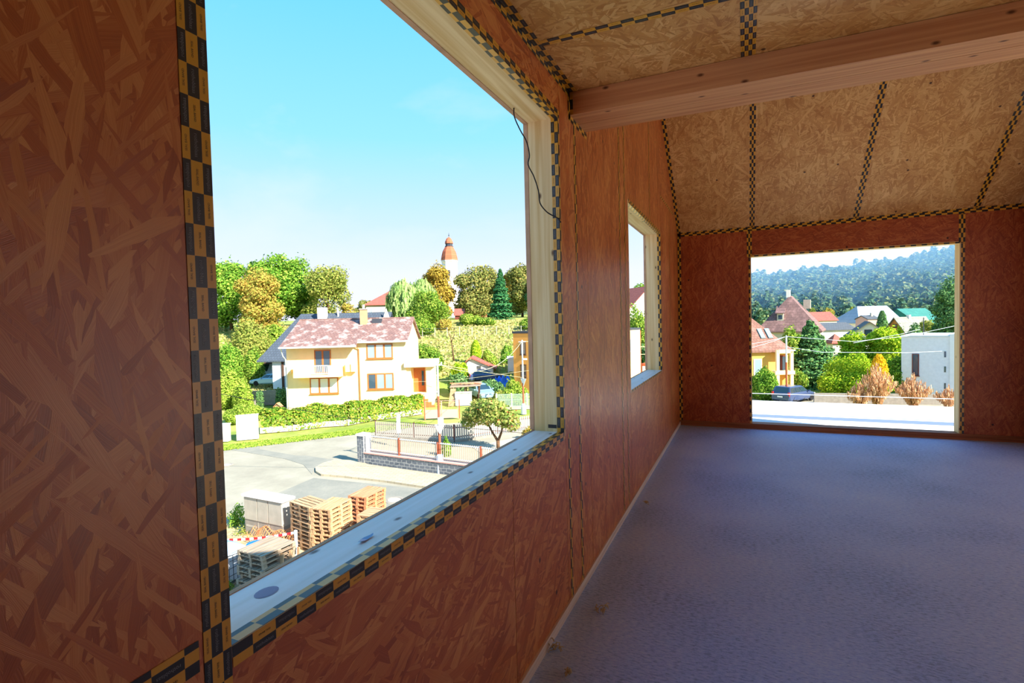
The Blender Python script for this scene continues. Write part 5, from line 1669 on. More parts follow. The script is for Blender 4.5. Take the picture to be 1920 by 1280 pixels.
px_, py_, _ = (-16.98, 40.87, -6.2)
root = empty('street_lamp_pole', (px_, py_, GZ), FACE, 'street lamp pole beside the orange house, its foot by the mesh fence', 'pole')
k = MB(); k.lathe([(.24, 0), (.23, .6), (.16, .85), (.1, .9)], (0, 0, 0), 8, 0, .39); k.build('foot', M['concrete_white'], root)
k = MB(); k.tube([(0, 0, .85), (0, 0, 2.6)], .08, 10); k.build('lower_pole', M['rust_red'], root)
k = MB(); k.tube([(0, 0, 2.6), (0, 0, 6.2)], .06, 10); k.build('upper_pole', M['pale_metal'], root)
k = MB(); k.bar((0, 0, 4.55), (.15, 0, 4.58), .05, .05); k.box((.2, 0, 4.6), (.36, .18, .12)); k.build('lamp_head', M['white_paint'], root)
k = MB(); k.bar((-.3, 0, 6.05), (.3, 0, 6.05), .05, .05); k.build('insulators', M['pale_metal'], root)
sign_tri(root, .02, -.1, 2.35, .75, -.9)

px_, py_, _ = (-20.05, 27.6, -6.2)
root = empty('sign_post', (px_, py_, GZ), FACE + 1.0, 'thin white sign post on the verge left of the picket fence, sign edge-on', 'post')
k = MB(); k.tube([(0, 0, 0), (0, 0, 1.4)], .03, 8); k.build('post', M['steel'], root)
k = MB(); k.box2((-.16, -.035, .9), (.16, -.02, 2.1)); k.build('sign_plate', M['white_paint'], root)


def wire(label, pts, r=.012, mat='black', sag=0.0):
    a = [Vector(p) for p in pts]
    if len(a) == 2:
        P_ = []
        for i in range(13):
            t = i / 12; p = a[0].lerp(a[1], t); p.z -= sag * 4 * t * (1 - t); P_.append(p)
        a = P_
    k = MB(); k.tube(a, r, 5, 0)
    return tag(k.build('overhead_wire', M[mat], None), label, 'wire')


wire('long black overhead wire sagging across the big window in front of the hedge', [(-24.29, 17.65, -1.44), (-20.47, 19.28, -2.4), (-18.09, 20.31, -2.94), (-13.79, 22.17, -3.44), (-9.86, 23.87, -3.94), (-4.73, 26.1, -4.44)], .013)
p1t = Vector((-14.44, 23.38, -6.2)); p1t.z = GZ + 5.68
p2t = Vector((-16.98, 40.87, -6.2)); p2t.z = GZ + 6.1
M['wire_pale'] = plain('wire_pale', (214, 204, 160), .6)
wire('upper pale wire from the near lamp pole to the pole by the orange house', [p1t, p2t], .014, 'wire_pale', 1.25)
wire('lower pale wire from the near lamp pole passing behind the white shed front', [p1t - Vector((0, 0, .05)), (-19.16, 37.34, -2.32), (-21.32, 55.94, -5.08)], .014, 'wire_pale')
wire('pale wire rising from the white shed to the pole by the orange house', [(-28.17, 50.81, -3.96), (-21.43, 45.09, -2.08), p2t], .014, 'wire_pale')
wire('pale wire from the pole by the orange house into the far jamb', [p2t, (-15.38, 44.53, -0.44)], .014, 'wire_pale')
wire('faint wire crossing in front of the lean-to and the cream porch', [(-36.15, 40.78, -3.47), (-29.25, 41.6, -3.87), (-24.61, 42.54, -3.73), (-17.05, 44.8, -2.8)], .012, 'wire_pale')
wire('upper wire glimpsed above the white wall in the small far window', [(-10.82, 51.96, -1.18), (-8.56, 57.31, -1.47)], .02, 'wire_pale')
wire('lower wire glimpsed above the white wall in the small far window', [(-10.82, 51.93, -1.91), (-8.57, 57.27, -2.25)], .02, 'wire_pale')
for nm, lab, q, mt, kd, n_, lf, sd_ in (
        ('shrub', 'tall light green tree mass behind the orange house in the small far window', (-13.25, 72.73, -1.53, 6.06, 4.47), 'leaf_mid', 'bush', 2600, .34, 81),
        ('broadleaf_tree', 'dark green tree on the ridge behind the bright red roof', (-22.66, 132.20, 4.45, 5.86, 6.51), 'leaf_green', 'round', 900, .6, 82),
        ('shrub', 'dark hedge beside the orange house\'s sunny wall in the small far window', (-11.42, 69.00, -5.48, 4.49, 2.73), 'leaf_dark', 'bush', 1200, .3, 83)):
    tree(nm, lab, *q, M[mt], kd, n_, lf, sd_, 'tree' if nm != 'shrub' else 'bush')

# ================================================================ building site below the window
for (pxy, lab, r_) in (((-14.17, 19.04, -6.2), 'round manhole cover with a concrete ring in the road beside the pallets', .44), ((-26.95, 20.83, -6.2), 'manhole cover out in the road near the tape', .35)):
    root = empty('manhole_cover', (pxy[0], pxy[1], GZ + .012), 0, lab, 'manhole')
    k = MB(); k.lathe([(r_ * .7, .001), (r_ * .7, .03), (r_, .03), (r_ * 1.03, .001)], (0, 0, 0), 28); k.build('ring', M['concrete_dark'], root)
    k = MB(); k.lathe([(r_ * .68, .001), (r_ * .66, .024), (.001, .026)], (0, 0, 0), 28); k.build('lid', M['concrete'], root)

root = empty('meter_cabinet', (-17.2, 13.96, GZ), -.05, 'concrete meter cabinet with three doors and a white top, left of the pallet stacks', 'cabinet')
k = MB(); k.box2((0, 0, 0), (2.02, .46, .58)); k.build('plinth', M['concrete_dark'], root)
k = MB(); k.box2((0, 0, .58), (2.02, .46, 1.47)); k.build('cabinet_body', M['concrete'], root)
for i in range(3):
    w0 = (0, .72, 1.30); w1 = (.70, 1.28, 2.0)
    k = MB(); k.box2((w0[i] + .02, -.025, .62), (w1[i], 0, 1.44)); k.build('door', M['concrete'], root)
k = MB(); k.box2((-.07, -.07, 1.47), (2.09, .53, 1.55)); k.build('roof_slab', M['concrete_white'], root)
for a, c in (((.05, -.006, .33), (.62, 0, .40)), ((.70, -.006, .08), (.74, 0, .56)), ((1.26, -.006, .05), (1.31, 0, .56)), ((1.31, -.006, .30), (1.96, 0, .38))):
    k = MB(); k.box2(a, c); k.build('mortar_mark', M['concrete'], root)


def pallet(name, L_, W_, mat, detail=True):
    """L along x, W along y, standard three-runner pallet"""
    root = empty(name, (0, 0, 0))
    H = .144
    k = MB()
    nb = 5 if W_ < .9 else 7
    bw = .125 if W_ < .9 else .11
    for i in range(nb):
        y = bw / 2 + (W_ - bw) * i / (nb - 1); k.box((L_ / 2, y, H - .011), (L_, bw, .022), 0, 0, AX)
    for x in (.05, L_ / 2, L_ - .05): k.box((x, W_ / 2, H - .033), (.10, W_, .022), 0, 0, AY)
    k.build('top_deck', mat, root)
    for y in (.05, W_ / 2, W_ - .05):
        k = MB()
        k.box((L_ / 2, y, .011), (L_, .10, .022), 0, 0, AX)
        for x in (.06, L_ / 2, L_ - .06): k.box((x, y, .061), (.12, .10, .0785))
        k.build('runner', mat, root)
    return root


ORD = ['topmost', 'second from the top', 'third from the top', 'fourth from the top', 'fifth from the top', 'sixth from the top', 'seventh from the top', 'eighth from the top', 'ninth from the top', 'tenth from the top', 'eleventh from the top', 'twelfth from the top']


def stack(x, y, yaw, L_, W_, n, mat, what, group, jit=.02, seed=0, front='L'):
    q = random.Random(seed); proto = None
    for i in range(n):
        if proto is None: proto = o = pallet('pallet', L_, W_, mat)
        else: o = copy_tree(proto)
        jx, jy, ja = q.uniform(-jit, jit), q.uniform(-jit, jit), q.uniform(-jit, jit) * .6
        o.location = (x + jx, y + jy, GZ + .018 + i * .1445)
        o.rotation_euler = (0, 0, yaw + ja)
        tag(o, 'wooden pallet, %s of %s' % (ORD[n - 1 - i], what), 'pallet', group)


stack(-14.68, 13.74, -.22, 1.2, .8, 11, M['pallet_wood'], 'the pale stack right beside the meter cabinet', 'pallets stacked by the meter cabinet', .02, 1)
# short side to the front: turn the long axis away
stack(-12.68, 13.56, math.pi / 2 + .10, 1.2, .8, 11, M['pallet_wood'], 'the stack in the middle, second from the cabinet', 'pallets in the middle stack', .02, 2)
stack(-12.36, 14.98, math.pi / 2 + .05, 1.2, .8, 11, M['pallet_red'], 'the tall reddish stack at the back right', 'pallets in the reddish back stack', .015, 3)
stack(-11.80, 13.80, .12, 1.2, .8, 10, M['pallet_wood'], 'the front right stack cut by the window sill', 'pallets in the front right stack', .02, 4)
stack(-12.45, 10.62, math.pi / 2 - .04, 1.15, 1.08, 9, M['pallet_grey'], 'the untidy grey stack nearest the window', 'pallets in the near grey stack', .05, 5)
k = MB()
for i in range(3): k.bar((-12.30 + i * .08, 11.0 + i * .3, GZ + .02), (-12.38 + i * .05, 11.25 + i * .25, GZ + 1.15), .10, .03)
tag(k.build('leaning_planks', M['pallet_wood']), 'loose pale planks leaning on the right side of the near grey pallet stack', 'planks')

# caged tank under a pale sheet
root = empty('caged_tank', (-15.2, 10.35, GZ), .05, 'white tank in a dark wire cage under a pale blue sheet, beside the grey pallets', 'tank')
k = MB(); k.box2((.06, .06, .14), (1.06, .94, .98)); k.build('tank', M['white_plastic'], root)
k = MB()
for i in range(9):
    q = i * 1.12 / 8
    for yy in (0, 1.0): k.tube([(q, yy, .1), (q, yy, 1.0)], .009, 5)
for i in range(8):
    q = i / 7
    for xx in (0, 1.12): k.tube([(xx, q, .1), (xx, q, 1.0)], .009, 5)
for z in (.12, .34, .56, .78, 1.0):
    k.tube([(0, 0, z), (1.12, 0, z), (1.12, 1, z), (0, 1, z), (0, 0, z)], .009, 5)
k.build('cage', M['dark_slate'], root)
k = MB(); k.box2((0, 0, 0), (1.12, 1.0, .1)); k.build('pallet_base', M['pallet_grey'], root)
k = MB()
g2 = [[Vector((-.04 + 1.2 * i / 8, -.04 + 1.08 * j / 8, 1.02 + .07 * math.sin(i * .9) * math.cos(j * .6) + .10 * math.sin(math.pi * i / 8))) for j in range(9)] for i in range(9)]
for i in range(8):
    for j in range(8): k.poly([g2[i][j], g2[i + 1][j], g2[i + 1][j + 1], g2[i][j + 1]])
o = k.build('cover_sheet', M['sheet_blue'], root, smooth=True)
md = o.modifiers.new('solid', 'SOLIDIFY'); md.thickness = .012

# red and white barrier tape strung to a post
def ribbon(k, p0, p1, w_, n, start=0):
    p0 = Vector(p0); p1 = Vector(p1)
    for i in range(n):
        a = p0.lerp(p1, i / n); c = p0.lerp(p1, (i + 1) / n)
        for p in (a, c): pass
        sag = lambda t: -.10 * 4 * t * (1 - t)
        a.z += sag(i / n); c.z += sag((i + 1) / n)
        k.poly([a, c, c + Vector((0, 0, w_)), a + Vector((0, 0, w_))], (i + start) % 2)
e1 = Vector((-13.68, 12.97, -5.31)); e0 = Vector((-16.96, 12.17, -5.7))
k = MB(); ribbon(k, e0, e1, .08, 22)
ribbon(k, e1, e1 + Vector((.05, -.02, -.75)), .03, 2, 1)
tag(k.build('barrier_tape', [M['band_red'], M['white_paint']], None, fix=False), 'red and white barrier tape strung in front of the meter cabinet', 'tape')
k = MB(); k.bar((e1.x + .03, e1.y, GZ), (e1.x + .03, e1.y, e1.z + .12), .09, .05)
tag(k.build('barrier_post', M['white_paint']), 'white wooden stake at the right end of the barrier tape', 'post')
k = MB(); k.bar((e0.x - .03, e0.y, GZ), (e0.x - .03, e0.y, e0.z + .12), .06, .05)
tag(k.build('barrier_post', M['pallet_wood']), 'stake at the hidden left end of the barrier tape', 'post')
ox, oy, _ = (-15.5, 13.4, -6.2)
k = MB()
for i in range(24):
    for j in range(7):
        z = lambda a, c: .28 + .20 * math.sin(a * .7) * math.cos(c * .8) + (.08 * c if c > 3 else 0)
        a0 = Vector((i * .09, j * .11, z(i, j))); k.bar(a0, (i * .09 + .09, j * .11, z(i + 1, j)), .02, .01); k.bar(a0, (i * .09, j * .11 + .11, z(i, j + 1)), .02, .01)
for i in (0, 8, 16, 23): k.bar((i * .09, .2, 0), (i * .09, .2, .5), .02, .02)
o = k.build('safety_net', plain('net_orange', (226, 140, 84), .7)); o.scale = (1, 1, .6); o.location = (ox - 1.2, oy, GZ + .02); o.rotation_euler = (0, 0, -.1); tag(o, 'crumpled orange plastic safety net on stakes behind the near grey pallets', 'net')
wx, wy, _ = (-18.27, 14.49, -6.2)
tree('weed_plant', 'green weeds growing beside the left end of the meter cabinet', wx, wy, GZ, 1.0, .9, M['leaf_green'], 'bush', 380, .09, 91, 'weeds', trunk=True)
wx, wy, _ = (-17.29, 14.45, -6.2)
tree('weed_plant', 'low weeds at the foot of the meter cabinet\'s plinth', wx, wy - .3, GZ, .4, 1.1, M['leaf_olive'], 'bush', 260, .08, 92, 'weeds', trunk=True)
wx, wy, _ = (-14.21, 10.86, -6.2)
tree('weed_plant', 'pale weeds below the caged tank at the sill\'s near end', wx + .2, wy - .3, GZ, .45, .6, M['leaf_mid'], 'bush', 300, .07, 93, 'weeds', trunk=True)
fx, fy, _ = (-19.84, 15.09, -6.2)
root = empty('site_fence_panel', (fx, fy, GZ), 2.6, 'thin framed site fence panel end standing in a grey block by the near tape', 'fence')
k = MB(); k.tube([(0, 0, .05), (0, 0, 1.75), (1.6, 0, 1.75), (1.6, 0, .05)], .018, 7); k.tube([(0, 0, .2), (1.6, 0, .2)], .012, 6); k.build('frame', M['steel'], root)
k = MB(); k.box2((-.18, -.1, 0), (.18, .1, .12)); k.build('foot_block', M['concrete_dark'], root)
k = MB(); k.box2((1.42, -.1, 0), (1.78, .1, .12)); k.build('foot_block', M['concrete_dark'], root)
# scrap timber and stones on the soil
for i, (a, c) in enumerate((((-16.9, 12.6), 'short orange stick lying on the soil left of the barrier tape'), ((-15.6, 12.1), 'pale scrap batten on the soil behind the caged tank'))):
    k = MB(); k.bar((a[0], a[1], GZ + .05), (a[0] + .7, a[1] - .3, GZ + .12), .07, .05)
    tag(k.build('scrap_timber', M['orange_plastic'] if i == 0 else M['pallet_wood']), c, 'timber')
k = MB(); k.lathe([(.001, 0), (.28, 0), (.3, .3), (.3, .6), (.28, .72), (.001, .72)], (0, 0, 0), 14)
o = k.build('barrel', M['tarp_blue']); o.location = (-14.6, 12.2, GZ + .02); tag(o, 'blue barrel half hidden behind the near grey pallets', 'barrel')

# ================================================================ through the end opening
k = MB(); k.box2((-.99, YO + .001, -.30), (6.5, 10.72, -.05)); tag(k.build('terrace', M['concrete_white']), kind='structure')
k = MB(); k.box2((-.98, -4.3, GZ), (6.4, 10.6, -.31)); tag(k.build('wall_lower_storey', M['white_plaster']), kind='structure')
M['painted_shadow'] = plain('painted_shadow', (112, 128, 150), .6, .4)
k = MB(); k.box2((-.97, 8.94, -.06), (6.48, 9.2, -.047), 0, AX); k.box2((-.97, 9.3, -.06), (6.48, 9.33, -.047), 0, AX)  # terrace shadow stripes put in as thin blue-grey strips
tag(k.build('shadow_strip', M['painted_shadow']), 'painted grey shadow strip running level across the white terrace', 'painted_shadow')
k = MB()
k.tube([(-1.0, 10.68, .085), (6.4, 10.68, .085)], .006, 5)
for xx in (-.95, 6.35): k.tube([(xx, 10.68, -.05), (xx, 10.68, .12)], .015, 6)
tag(k.build('guard_wire', M['pale_metal']), 'thin pale wire stretched low along the terrace edge', 'wire')

# yellow house, left edge of the opening
yl = (-1.34, 56.20, GZ)
root = house('house', 'yellow house with brown roof and two skylights at the left of the end opening', yl, FACE, 5.7, 8, 4.62, 8.25, M['yellow_plaster'], M['roof_brown'], 'x', .35, (0, 2.7))
k = MB(); k.box2((4.0, -.9, 2.0), (5.9, 0, 2.35)); k.box2((4.2, -.85, 4.05), (5.7, -.6, 4.4)); wpart(root, 'porch_beam', k, M['cream_plaster'])
for x0 in (4.15, 5.5):
    k = MB(); k.box2((x0, -.85, 0), (x0 + .28, -.57, 4.4)); wpart(root, 'pillar', k, M['cream_plaster'])
window_at(root, 2.3, 1.9, .8, 1.6, M['white_paint'], M['glass_pale'], 0, 1)
window_at(root, 4.5, 2.2, 1.0, 1.6, M['dark_red'], M['glass'], 0, 2)
sl = (8.25 - 4.62) / 4
for x0 in (3.5, 4.25):
    k = MB(); za_ = lambda y: 4.62 + sl * y + .02
    k.extrude([(x0, .9, za_(.9)), (x0 + .42, .9, za_(.9)), (x0 + .42, 1.9, za_(1.9)), (x0, 1.9, za_(1.9))], (0, -.05, .07)); wpart(root, 'skylight', k, M['glass_pale'])
k = MB(); k.box2((2.9, 3.8, 8.2), (6.0, 4.2, 8.3)) if False else k.box2((-.3, 3.88, 8.22), (3.0, 4.12, 8.32)); wpart(root, 'ridge_tiles', k, M['roof_red'])

bl_ = (1.79, 82.68, GZ)
root = house('house', 'big house with a steep purplish hipped roof and dormer, behind the yellow house', bl_, -.16, 7.4, 10, 6.0, 10.5, M['beige_plaster'], M['roof_purple'], 'y', .4, (2.8, 2.8))
chimney(root, 3.5, 2.9, 10.2, 11.3, .5, M['white_plaster'], False)
chimney(root, 5.6, 6.4, 8.6, 9.9, .9, M['concrete'], False)
k = MB(); k.box2((2.3, .55, 7.0), (3.1, 2.0, 8.05)); dm = wpart(root, 'dormer', k, M['beige_plaster'])
k = MB(); k.extrude([(2.1, .35, 7.95), (3.3, .35, 7.95), (3.3, 2.3, 8.95), (2.1, 2.3, 8.95)], (0, 0, .12), 0, AX); k.build('dormer_roof', M['roof_purple'], dm)
k = MB(); k.box2((2.45, .52, 7.2), (2.95, .55, 7.75)); k.build('pane', M['glass'], dm)

hl = (14.50, 153.76, GZ)
root = house('house', 'long house with an orange red roof below the forest hill', hl, FACE, 7.6, 7, 6.4, 8.4, M['beige_plaster'], M['roof_red'], 'x', .3)
k = MB()
root2 = house('house', 'low house with a dark flat pitched roof left of the white gable house', (14.80, 128.77, GZ), FACE, 7.0, 7, 4.6, 5.9, M['white_plaster'], M['roof_dark'], 'x', .4)
hl = (17.99, 117.06, GZ)
root = house('house', 'white gable house with a dark roof in the middle of the village view', hl, FACE - .5, 6.4, 8.5, 3.7, 6.2, M['white_plaster'], M['roof_dark'], 'y', .5)
window_at(root, 2.4, 3.7, 1.2, 1.0, M['dark_wood'], M['glass'], 0, 1)
window_at(root, 4.2, 1.6, 1.2, 1.2, M['dark_wood'], M['glass'], 0, 2)
root = house('shed', 'little red roofed hut among the trees below the dark roof', (13.93, 106.55, GZ), FACE, 2.0, 2.0, 3.1, 4.3, M['beige_plaster'], M['roof_red'], 'x', .3, (1.0, 1.0), cat='hut')
hl = (26.17, 155.58, GZ)
root = house('house', 'house with a broad pale blue grey metal roof right of the white gable house', hl, FACE, 10.5, 12, 5.6, 9.6, M['white_plaster'], M['roof_bright'], 'x', .4, (3.2, 0))
hl = (23.75, 132.68, GZ)
root = house('house', 'narrow pink walled house wing left of the yellow gabled house', hl, FACE, 2.4, 4, 6.6, 7.3, M['pink_metal'], M['roof_dark'], 'x', .15)
chimney(root, 1.8, 1.5, 7.0, 7.8, .4, M['concrete'], False)
hl = (20.13, 102.71, GZ)
root = house('house', 'steep grey roofed house with a yellow orange gable and dark windows', hl, -.72, 4.4, 8.0, 3.85, 7.0, M['orange_plaster'], M['roof_pale'], 'y', .45)
for x0 in (.7, 1.9, 3.1): window_at(root, x0, 3.4, .6, .8, M['dark_wood'], M['glass'], 0, 1)
window_at(root, 1.9, 5.4, .6, .5, M['dark_wood'], M['glass'], 0, 1)
k = MB(); k.box2((.4, -.6, 2.5), (3.2, 0, 3.2)); wpart(root, 'balcony', k, M['dark_wood'])
chimney(root, 2.3, 3.4, 6.0, 7.3, .45, M['white_plaster'], False)
house('shed', 'orange shed front tucked under the steep grey roof', (21.52, 96.76, GZ), FACE, 1.3, 2, 3.6, 4.3, M['orange_plastic'], M['roof_red'], 'x', .2, cat='shed')
house('shed', 'low red pent roof in front of the yellow orange gable', (18.82, 97.77, GZ), FACE, 2.0, 2, 3.5, 4.2, M['roof_red'], M['roof_red'], 'x', .2, cat='shed')
house('hall', 'large hall with a sea green roof behind the steep grey roof', (49.32, 207.18, GZ), FACE, 9.0, 14, 5.4, 9.0, M['roof_green'], M['roof_green'], 'x', .2, cat='hall')
house('house', 'small grey house wall showing through between the spruce and the bright trees', (9.45, 71.83, GZ), FACE, 2.2, 2.2, 2.0, 2.7, M['beige_plaster'], M['roof_red'], 'x', .2, cat='hut')

# white flat roofed building at the right
wl_ = (12.96, 58.08, GZ)
root = empty('house', wl_, -.34, 'white flat roofed building with one tall window at the right of the end opening', 'house')
k = MB(); k.box2((0, 0, 0), (3.4, 8, 5.5)); wpart(root, 'wall', k, M['rough_white'])
k = MB(); k.box2((-.06, -.06, 5.5), (3.45, 8.06, 5.62)); wpart(root, 'roof_edge', k, M['pale_metal'])
k = MB(); k.box2((3.4, -.15, 0), (3.78, 8, 5.75)); wpart(root, 'corner_strip', k, M['concrete_white'])
k = MB(); k.box2((3.78, .2, 0), (9, 8, 5.9)); wing = wpart(root, 'side_wing', k, M['white_plaster'])
k = MB(); k.box2((3.85, .1, 4.7), (8.8, .2, 5.5)); k.build('brown_panel', M['dark_wood'], wing)
k = MB(); k.box2((3.85, .05, 3.5), (8.8, .2, 3.65)); k.build('orange_band', M['orange_plastic'], wing)
window_at(root, .78, 2.05, .5, 1.95, M['dark_red'], M['glass'], 0, 1)
for z0 in (3.75, 2.45, 1.0):
    k = MB(); k.box2((3.02, -.03, z0), (3.14, .0, z0 + .5)); wpart(root, 'slit_window', k, M['glass'])
k = MB(); k.tube([(1.45, 1.5, 5.6), (1.45, 1.5, 7.2)], .035, 6); wpart(root, 'antenna_mast', k, M['dark_slate'])

k = MB(); k.box2((0, 0, 0), (9.5, .25, .85)); o = k.build('roadside_wall', M['concrete_dark']); o.location = (5.51, 52.86, GZ); o.rotation_euler = (0, 0, FACE - .25); tag(o, 'low grey roadside wall right of the dark navy estate car', 'wall')
patch('road', [(-8, 52), (4, 50.5), (16, 50), (30, 44), (40, 50), (16, 56.6), (4, 57.5), (-8, 59)], M['asphalt'], GZ - .01)

px_, py_ = 3.33, 52.23
root = empty('street_lamp_pole', (px_, py_, GZ), FACE, 'rusty utility pole with a small lamp in front of the yellow house', 'pole')
k = MB(); k.tube([(0, 0, 0), (0, 0, 3.6)], .09, 9); k.build('lower_pole', M['rust_red'], root)
k = MB(); k.tube([(0, 0, 3.6), (0, 0, 5.95)], .07, 9); k.build('upper_pole', M['pale_metal'], root)
k = MB(); k.bar((0, 0, 4.5), (.3, 0, 4.62), .05, .05); k.box((.5, 0, 4.64), (.5, .2, .1)); k.build('lamp_head', M['white_paint'], root)
T_ = Vector((px_, py_, GZ + 5.85))
wire('pale wire from the rusty pole leftwards across the yellow house', [T_, (-0.71, 50.93, -1.07)], .016, 'pale_metal', .1)
wire('second pale wire from the rusty pole down to the left', [T_, (-0.72, 50.91, -1.54)], .016, 'pale_metal', .1)
wire('upper pale wire from the rusty pole sagging right over the trees', [T_, (8.6, 53.92, -0.9), (12.83, 55.78, -0.55), (18.75, 58.42, 0.67)], .016, 'pale_metal')
wire('lower bluish wire from the rusty pole over the bright trees', [T_ - Vector((0, 0, .9)), (6.06, 52.77, -1.75), (12.82, 55.72, -1.98), (18.73, 58.31, -1.86)], .016, 'pale_metal')
wire('wire rising from the bright trees to the white building\'s roof', [(8.6, 53.91, -1.03), (12.41, 55.6, -0.35), (14.45, 58.69, -0.04)], .014, 'pale_metal')

for a in [
    ('spruce_tree', 'big dark blue green fir in the middle of the end opening', 6.53, 65.85, -7.68, 8.36, 8.72, 'leaf_fir', 'spruce', 5200, .42, 101),
    ('broadleaf_tree', 'rounded green tree behind the fir\'s left side', 4.41, 64.94, -7.16, 7.43, 2.56, 'leaf_mid', 'round', 1400, .35, 102),
    ('broadleaf_tree', 'bright green treetop right behind the fir', 11.44, 70.17, -8.12, 7.57, 4.21, 'leaf_bright', 'round', 2600, .36, 103),
    ('broadleaf_tree', 'bright green tree rising left of the white building', 13.99, 69.11, -7.88, 7.90, 4.42, 'leaf_bright', 'round', 2800, .36, 104),
    ('broadleaf_tree', 'dark tree squeezed against the white building\'s left edge', 12.85, 58.83, -6.65, 4.12, 1.96, 'leaf_green', 'round', 1500, .26, 105),
    ('broadleaf_tree', 'yellow green spreading tree in front of the fir, nearest the road', 9.30, 58.36, -6.71, 4.71, 6.41, 'leaf_bright', 'bush', 5200, .26, 106),
    ('shrub', 'golden yellow bush peeping over the brown dry thicket', 10.93, 56.36, -6.36, 4.19, 1.52, 'leaf_yellow', 'poplar', 700, .24, 107),
    ('shrub', 'ivy green bush mass left of the rusty pole under the yellow house', 1.57, 54.44, -6.57, 3.57, 3.18, 'leaf_green', 'bush', 2600, .26, 108),
    ('shrub', 'rounded green bush right of the rusty pole above the dark car', 4.78, 61.82, -7.28, 3.63, 2.54, 'leaf_mid', 'bush', 1500, .26, 109),
    ('shrub', 'green bushes low at the opening\'s left edge beside the car', 0.69, 56.76, -7.11, 2.76, 2.29, 'leaf_green', 'bush', 1500, .24, 110),
    ('dry_bush', 'tallest brown withered bush between yellow bush and terrace', 9.54, 49.75, -6.20, 3.78, 2.61, 'leaf_dry', 'sparse', 3000, .16, 111),
    ('dry_bush', 'brown withered bush leaning left, by the roadside wall', 8.27, 49.19, -6.17, 2.27, 1.85, 'leaf_dry', 'sparse', 1500, .16, 112),
    ('dry_bush', 'pale brown withered bush in front of the white building\'s window', 12.13, 50.87, -6.36, 2.94, 2.36, 'leaf_dry', 'sparse', 2400, .16, 113),
    ('dry_bush', 'small withered bush at the white building\'s right corner', 14.67, 51.98, -6.68, 2.36, 1.94, 'leaf_dry', 'sparse', 1100, .15, 114),
    ('birch_tree', 'tall grey green birch at the right edge of the end opening', 23.43, 81.91, -9.64, 15.33, 5.03, 'leaf_dark', 'round', 3800, .36, 115),
    ('broadleaf_tree', 'tan autumn tree between steep grey roof and the birch', 25.04, 97.92, -9.35, 9.61, 3.21, 'leaf_olive', 'round', 1200, .42, 116),
    ('broadleaf_tree', 'dark green tree right below the steep grey roof', 21.08, 87.49, -8.22, 8.22, 2.45, 'leaf_dark', 'round', 900, .4, 117),
    ('broadleaf_tree', 'dark conifer like tree between pink wing and the yellow gable', 23.61, 119.16, -8.85, 10.71, 2.00, 'leaf_dark', 'poplar', 700, .5, 118),
    ('broadleaf_tree', 'pale autumn tree behind the long orange red roof', 21.42, 172.86, -7.64, 10.81, 4.21, 'leaf_autumn', 'round', 700, .7, 119),
    ('broadleaf_tree', 'pale green tree left of the long orange red roof', 17.33, 168.90, -7.41, 10.97, 3.86, 'leaf_olive', 'round', 700, .7, 120),
    ('poplar_tree', 'slim pale poplar at the foot of the forest hill', 31.30, 198.98, -9.05, 12.60, 2.22, 'leaf_olive', 'poplar', 400, .7, 121),
    ('shrub', 'small green tree before the yellow orange gable', 18.57, 84.22, -7.90, 7.57, 1.82, 'leaf_bright', 'round', 800, .34, 122),
]:
    tree(a[0], a[1], *a[2:7], M[a[7]], a[8], int(a[9] * 1.3), a[10], a[11], 'tree' if 'tree' in a[0] else 'bush')

# ================================================================ wooded hill
prof = [(900, 560), (1100, 548), (1230, 540), (1330, 530), (1405, 521), (1450, 521), (1500, 514), (1540, 508), (1600, 503), (1640, 496), (1680, 491), (1720, 485), (1760, 477), (1800, 468), (1900, 456), (2100, 450), (2500, 470)]
pl_ = np.array([((p[0] - 960) / 997.7) for p in prof])
S0, S1 = 190.0, 340.0
hor = lambda px: 603.7 - .0247 * (px - 960)
zt_ = np.array([1.5 + (hor(p[0]) - p[1]) / 997.7 * S1 - 5.0 for p in prof])


def hill_z(s, r_):
    top = float(np.interp(r_, pl_, zt_))
    u = (s - S0) / (S1 - S0)
    if u <= 0: return GZ
    if u >= 1: return top
    return GZ + (top - GZ) * (u ** .9) + 1.2 * math.sin(u * 9 + r_ * 14) * u * (1 - u) * 4


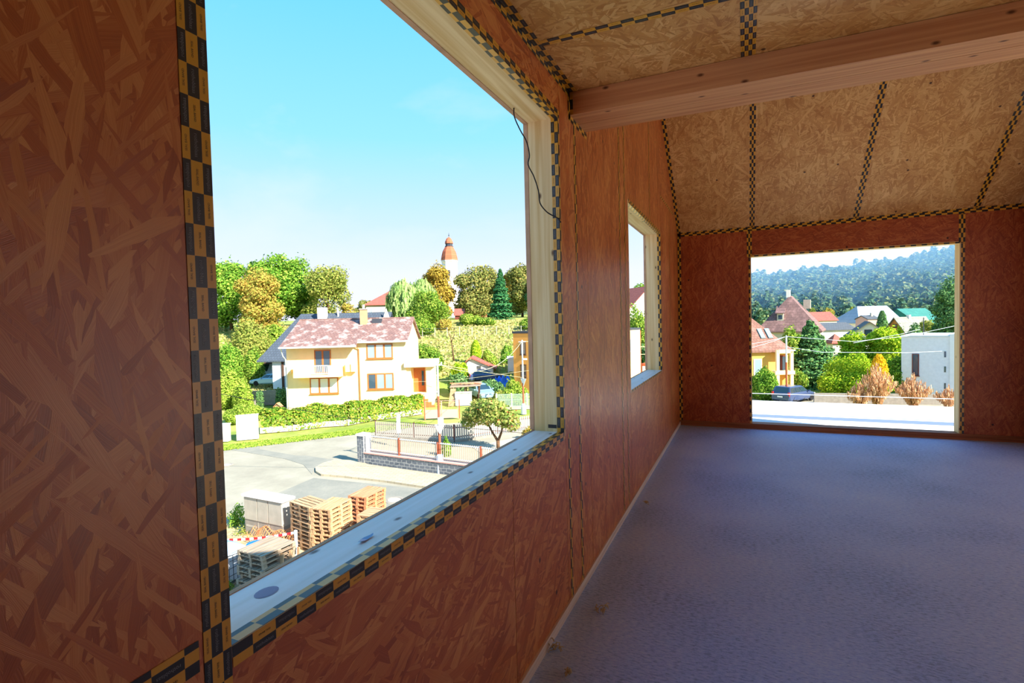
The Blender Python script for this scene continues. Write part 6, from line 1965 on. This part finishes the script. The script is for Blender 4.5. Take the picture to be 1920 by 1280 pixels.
k = MB()
hs = [S0 + (S1 - S0) * i / 12 for i in range(13)] + [420, 520]
hr = [-.05 + 1.6 * i / 40 for i in range(41)]
def hp_(s, r_): return (s * FWD[0] + r_ * s * RGT[0], s * FWD[1] + r_ * s * RGT[1], hill_z(s, r_) - .5)
for a, c in zip(hs, hs[1:]):
    for p, q in zip(hr, hr[1:]): k.poly([hp_(a, p), hp_(a, q), hp_(c, q), hp_(c, p)])
M['hill_floor'] = ground_mat('hill_floor', [(60, 84, 58), (80, 100, 66), (96, 112, 70)], .05, 6, 0)
tag(k.build('hill', M['hill_floor'], None, smooth=True), kind='structure')
nr = np.random.default_rng(12)
P = []; Nr = []
nc = 2600
for i in range(nc):
    r_ = nr.uniform(.36, .98); u = nr.uniform(0, 1.03) ** .8; s = S0 + (S1 - S0) * u
    x, y, z = hp_(s, r_)
    ch = nr.uniform(5, 9.5); cw = nr.uniform(2.4, 4.2)
    if nr.uniform() < .22: ch *= 1.25; cw *= .6
    for j in range(60):
        d = nr.normal(size=3); d /= np.linalg.norm(d); d[2] = abs(d[2]) * 1.2 - .25
        P.append((x + d[0] * cw, y + d[1] * cw, z + ch * .5 + d[2] * ch * .5)); Nr.append(d + nr.normal(size=3) * .4)
P = np.array(P); Nr = np.array(Nr)
o = leaf_mesh('forest', P, Nr, nr.uniform(.8, 1.8, len(P)), M['leaf_forest'], None, .9)
tag(o, 'dense blue green forest covering the hill beyond the village', 'forest', kind='stuff')
for px_, lab in ((0, 'left of two thin power line masts on the forest skyline'), (1, 'right of two thin power line masts on the forest skyline')):
    a = ((31.9, 391.89, 28.63), (33.49, 392.59, 28.59))[px_]
    k = MB(); k.tube([(0, 0, -6), (0, 0, 4.5)], .16, 6, 0, .08); k.bar((-1.0, 0, 3.6), (1.0, 0, 3.6), .12, .12)
    o = k.build('power_mast', M['steel']); o.location = a; tag(o, lab, 'mast')

# late-morning haze lying in the valley between the village and the hill
m, nt, N, L, b = new_mat('valley_haze')
N.remove(b)
vo = N.new('ShaderNodeVolumeScatter')
vo.inputs['Color'].default_value = (0.21, 0.50, 1.0, 1)
vo.inputs['Density'].default_value = 0.0058
vo.inputs['Anisotropy'].default_value = 0.0
L.new(vo.outputs[0], [n for n in N if n.type == 'OUTPUT_MATERIAL'][0].inputs['Volume'])
k = MB()
def cz(s, r_, z): return (s * FWD[0] + r_ * s * RGT[0], s * FWD[1] + r_ * s * RGT[1], z)
bot = [cz(192, .30, -8), cz(192, 1.3, -8), cz(420, 1.3, -8), cz(420, .30, -8)]
top = [cz(s_, r_, 1.5 + s_ * (.058 + (r_ - .30) * .105 + .07)) for s_, r_ in ((192, .30), (192, 1.3), (420, 1.3), (420, .30))]
k.poly(bot[::-1]); k.poly(top)
for i in range(4): k.poly([bot[i], bot[(i + 1) % 4], top[(i + 1) % 4], top[i]])
tag(k.build('haze', m), 'blue haze in the valley before the wooded hill', 'haze', kind='stuff')
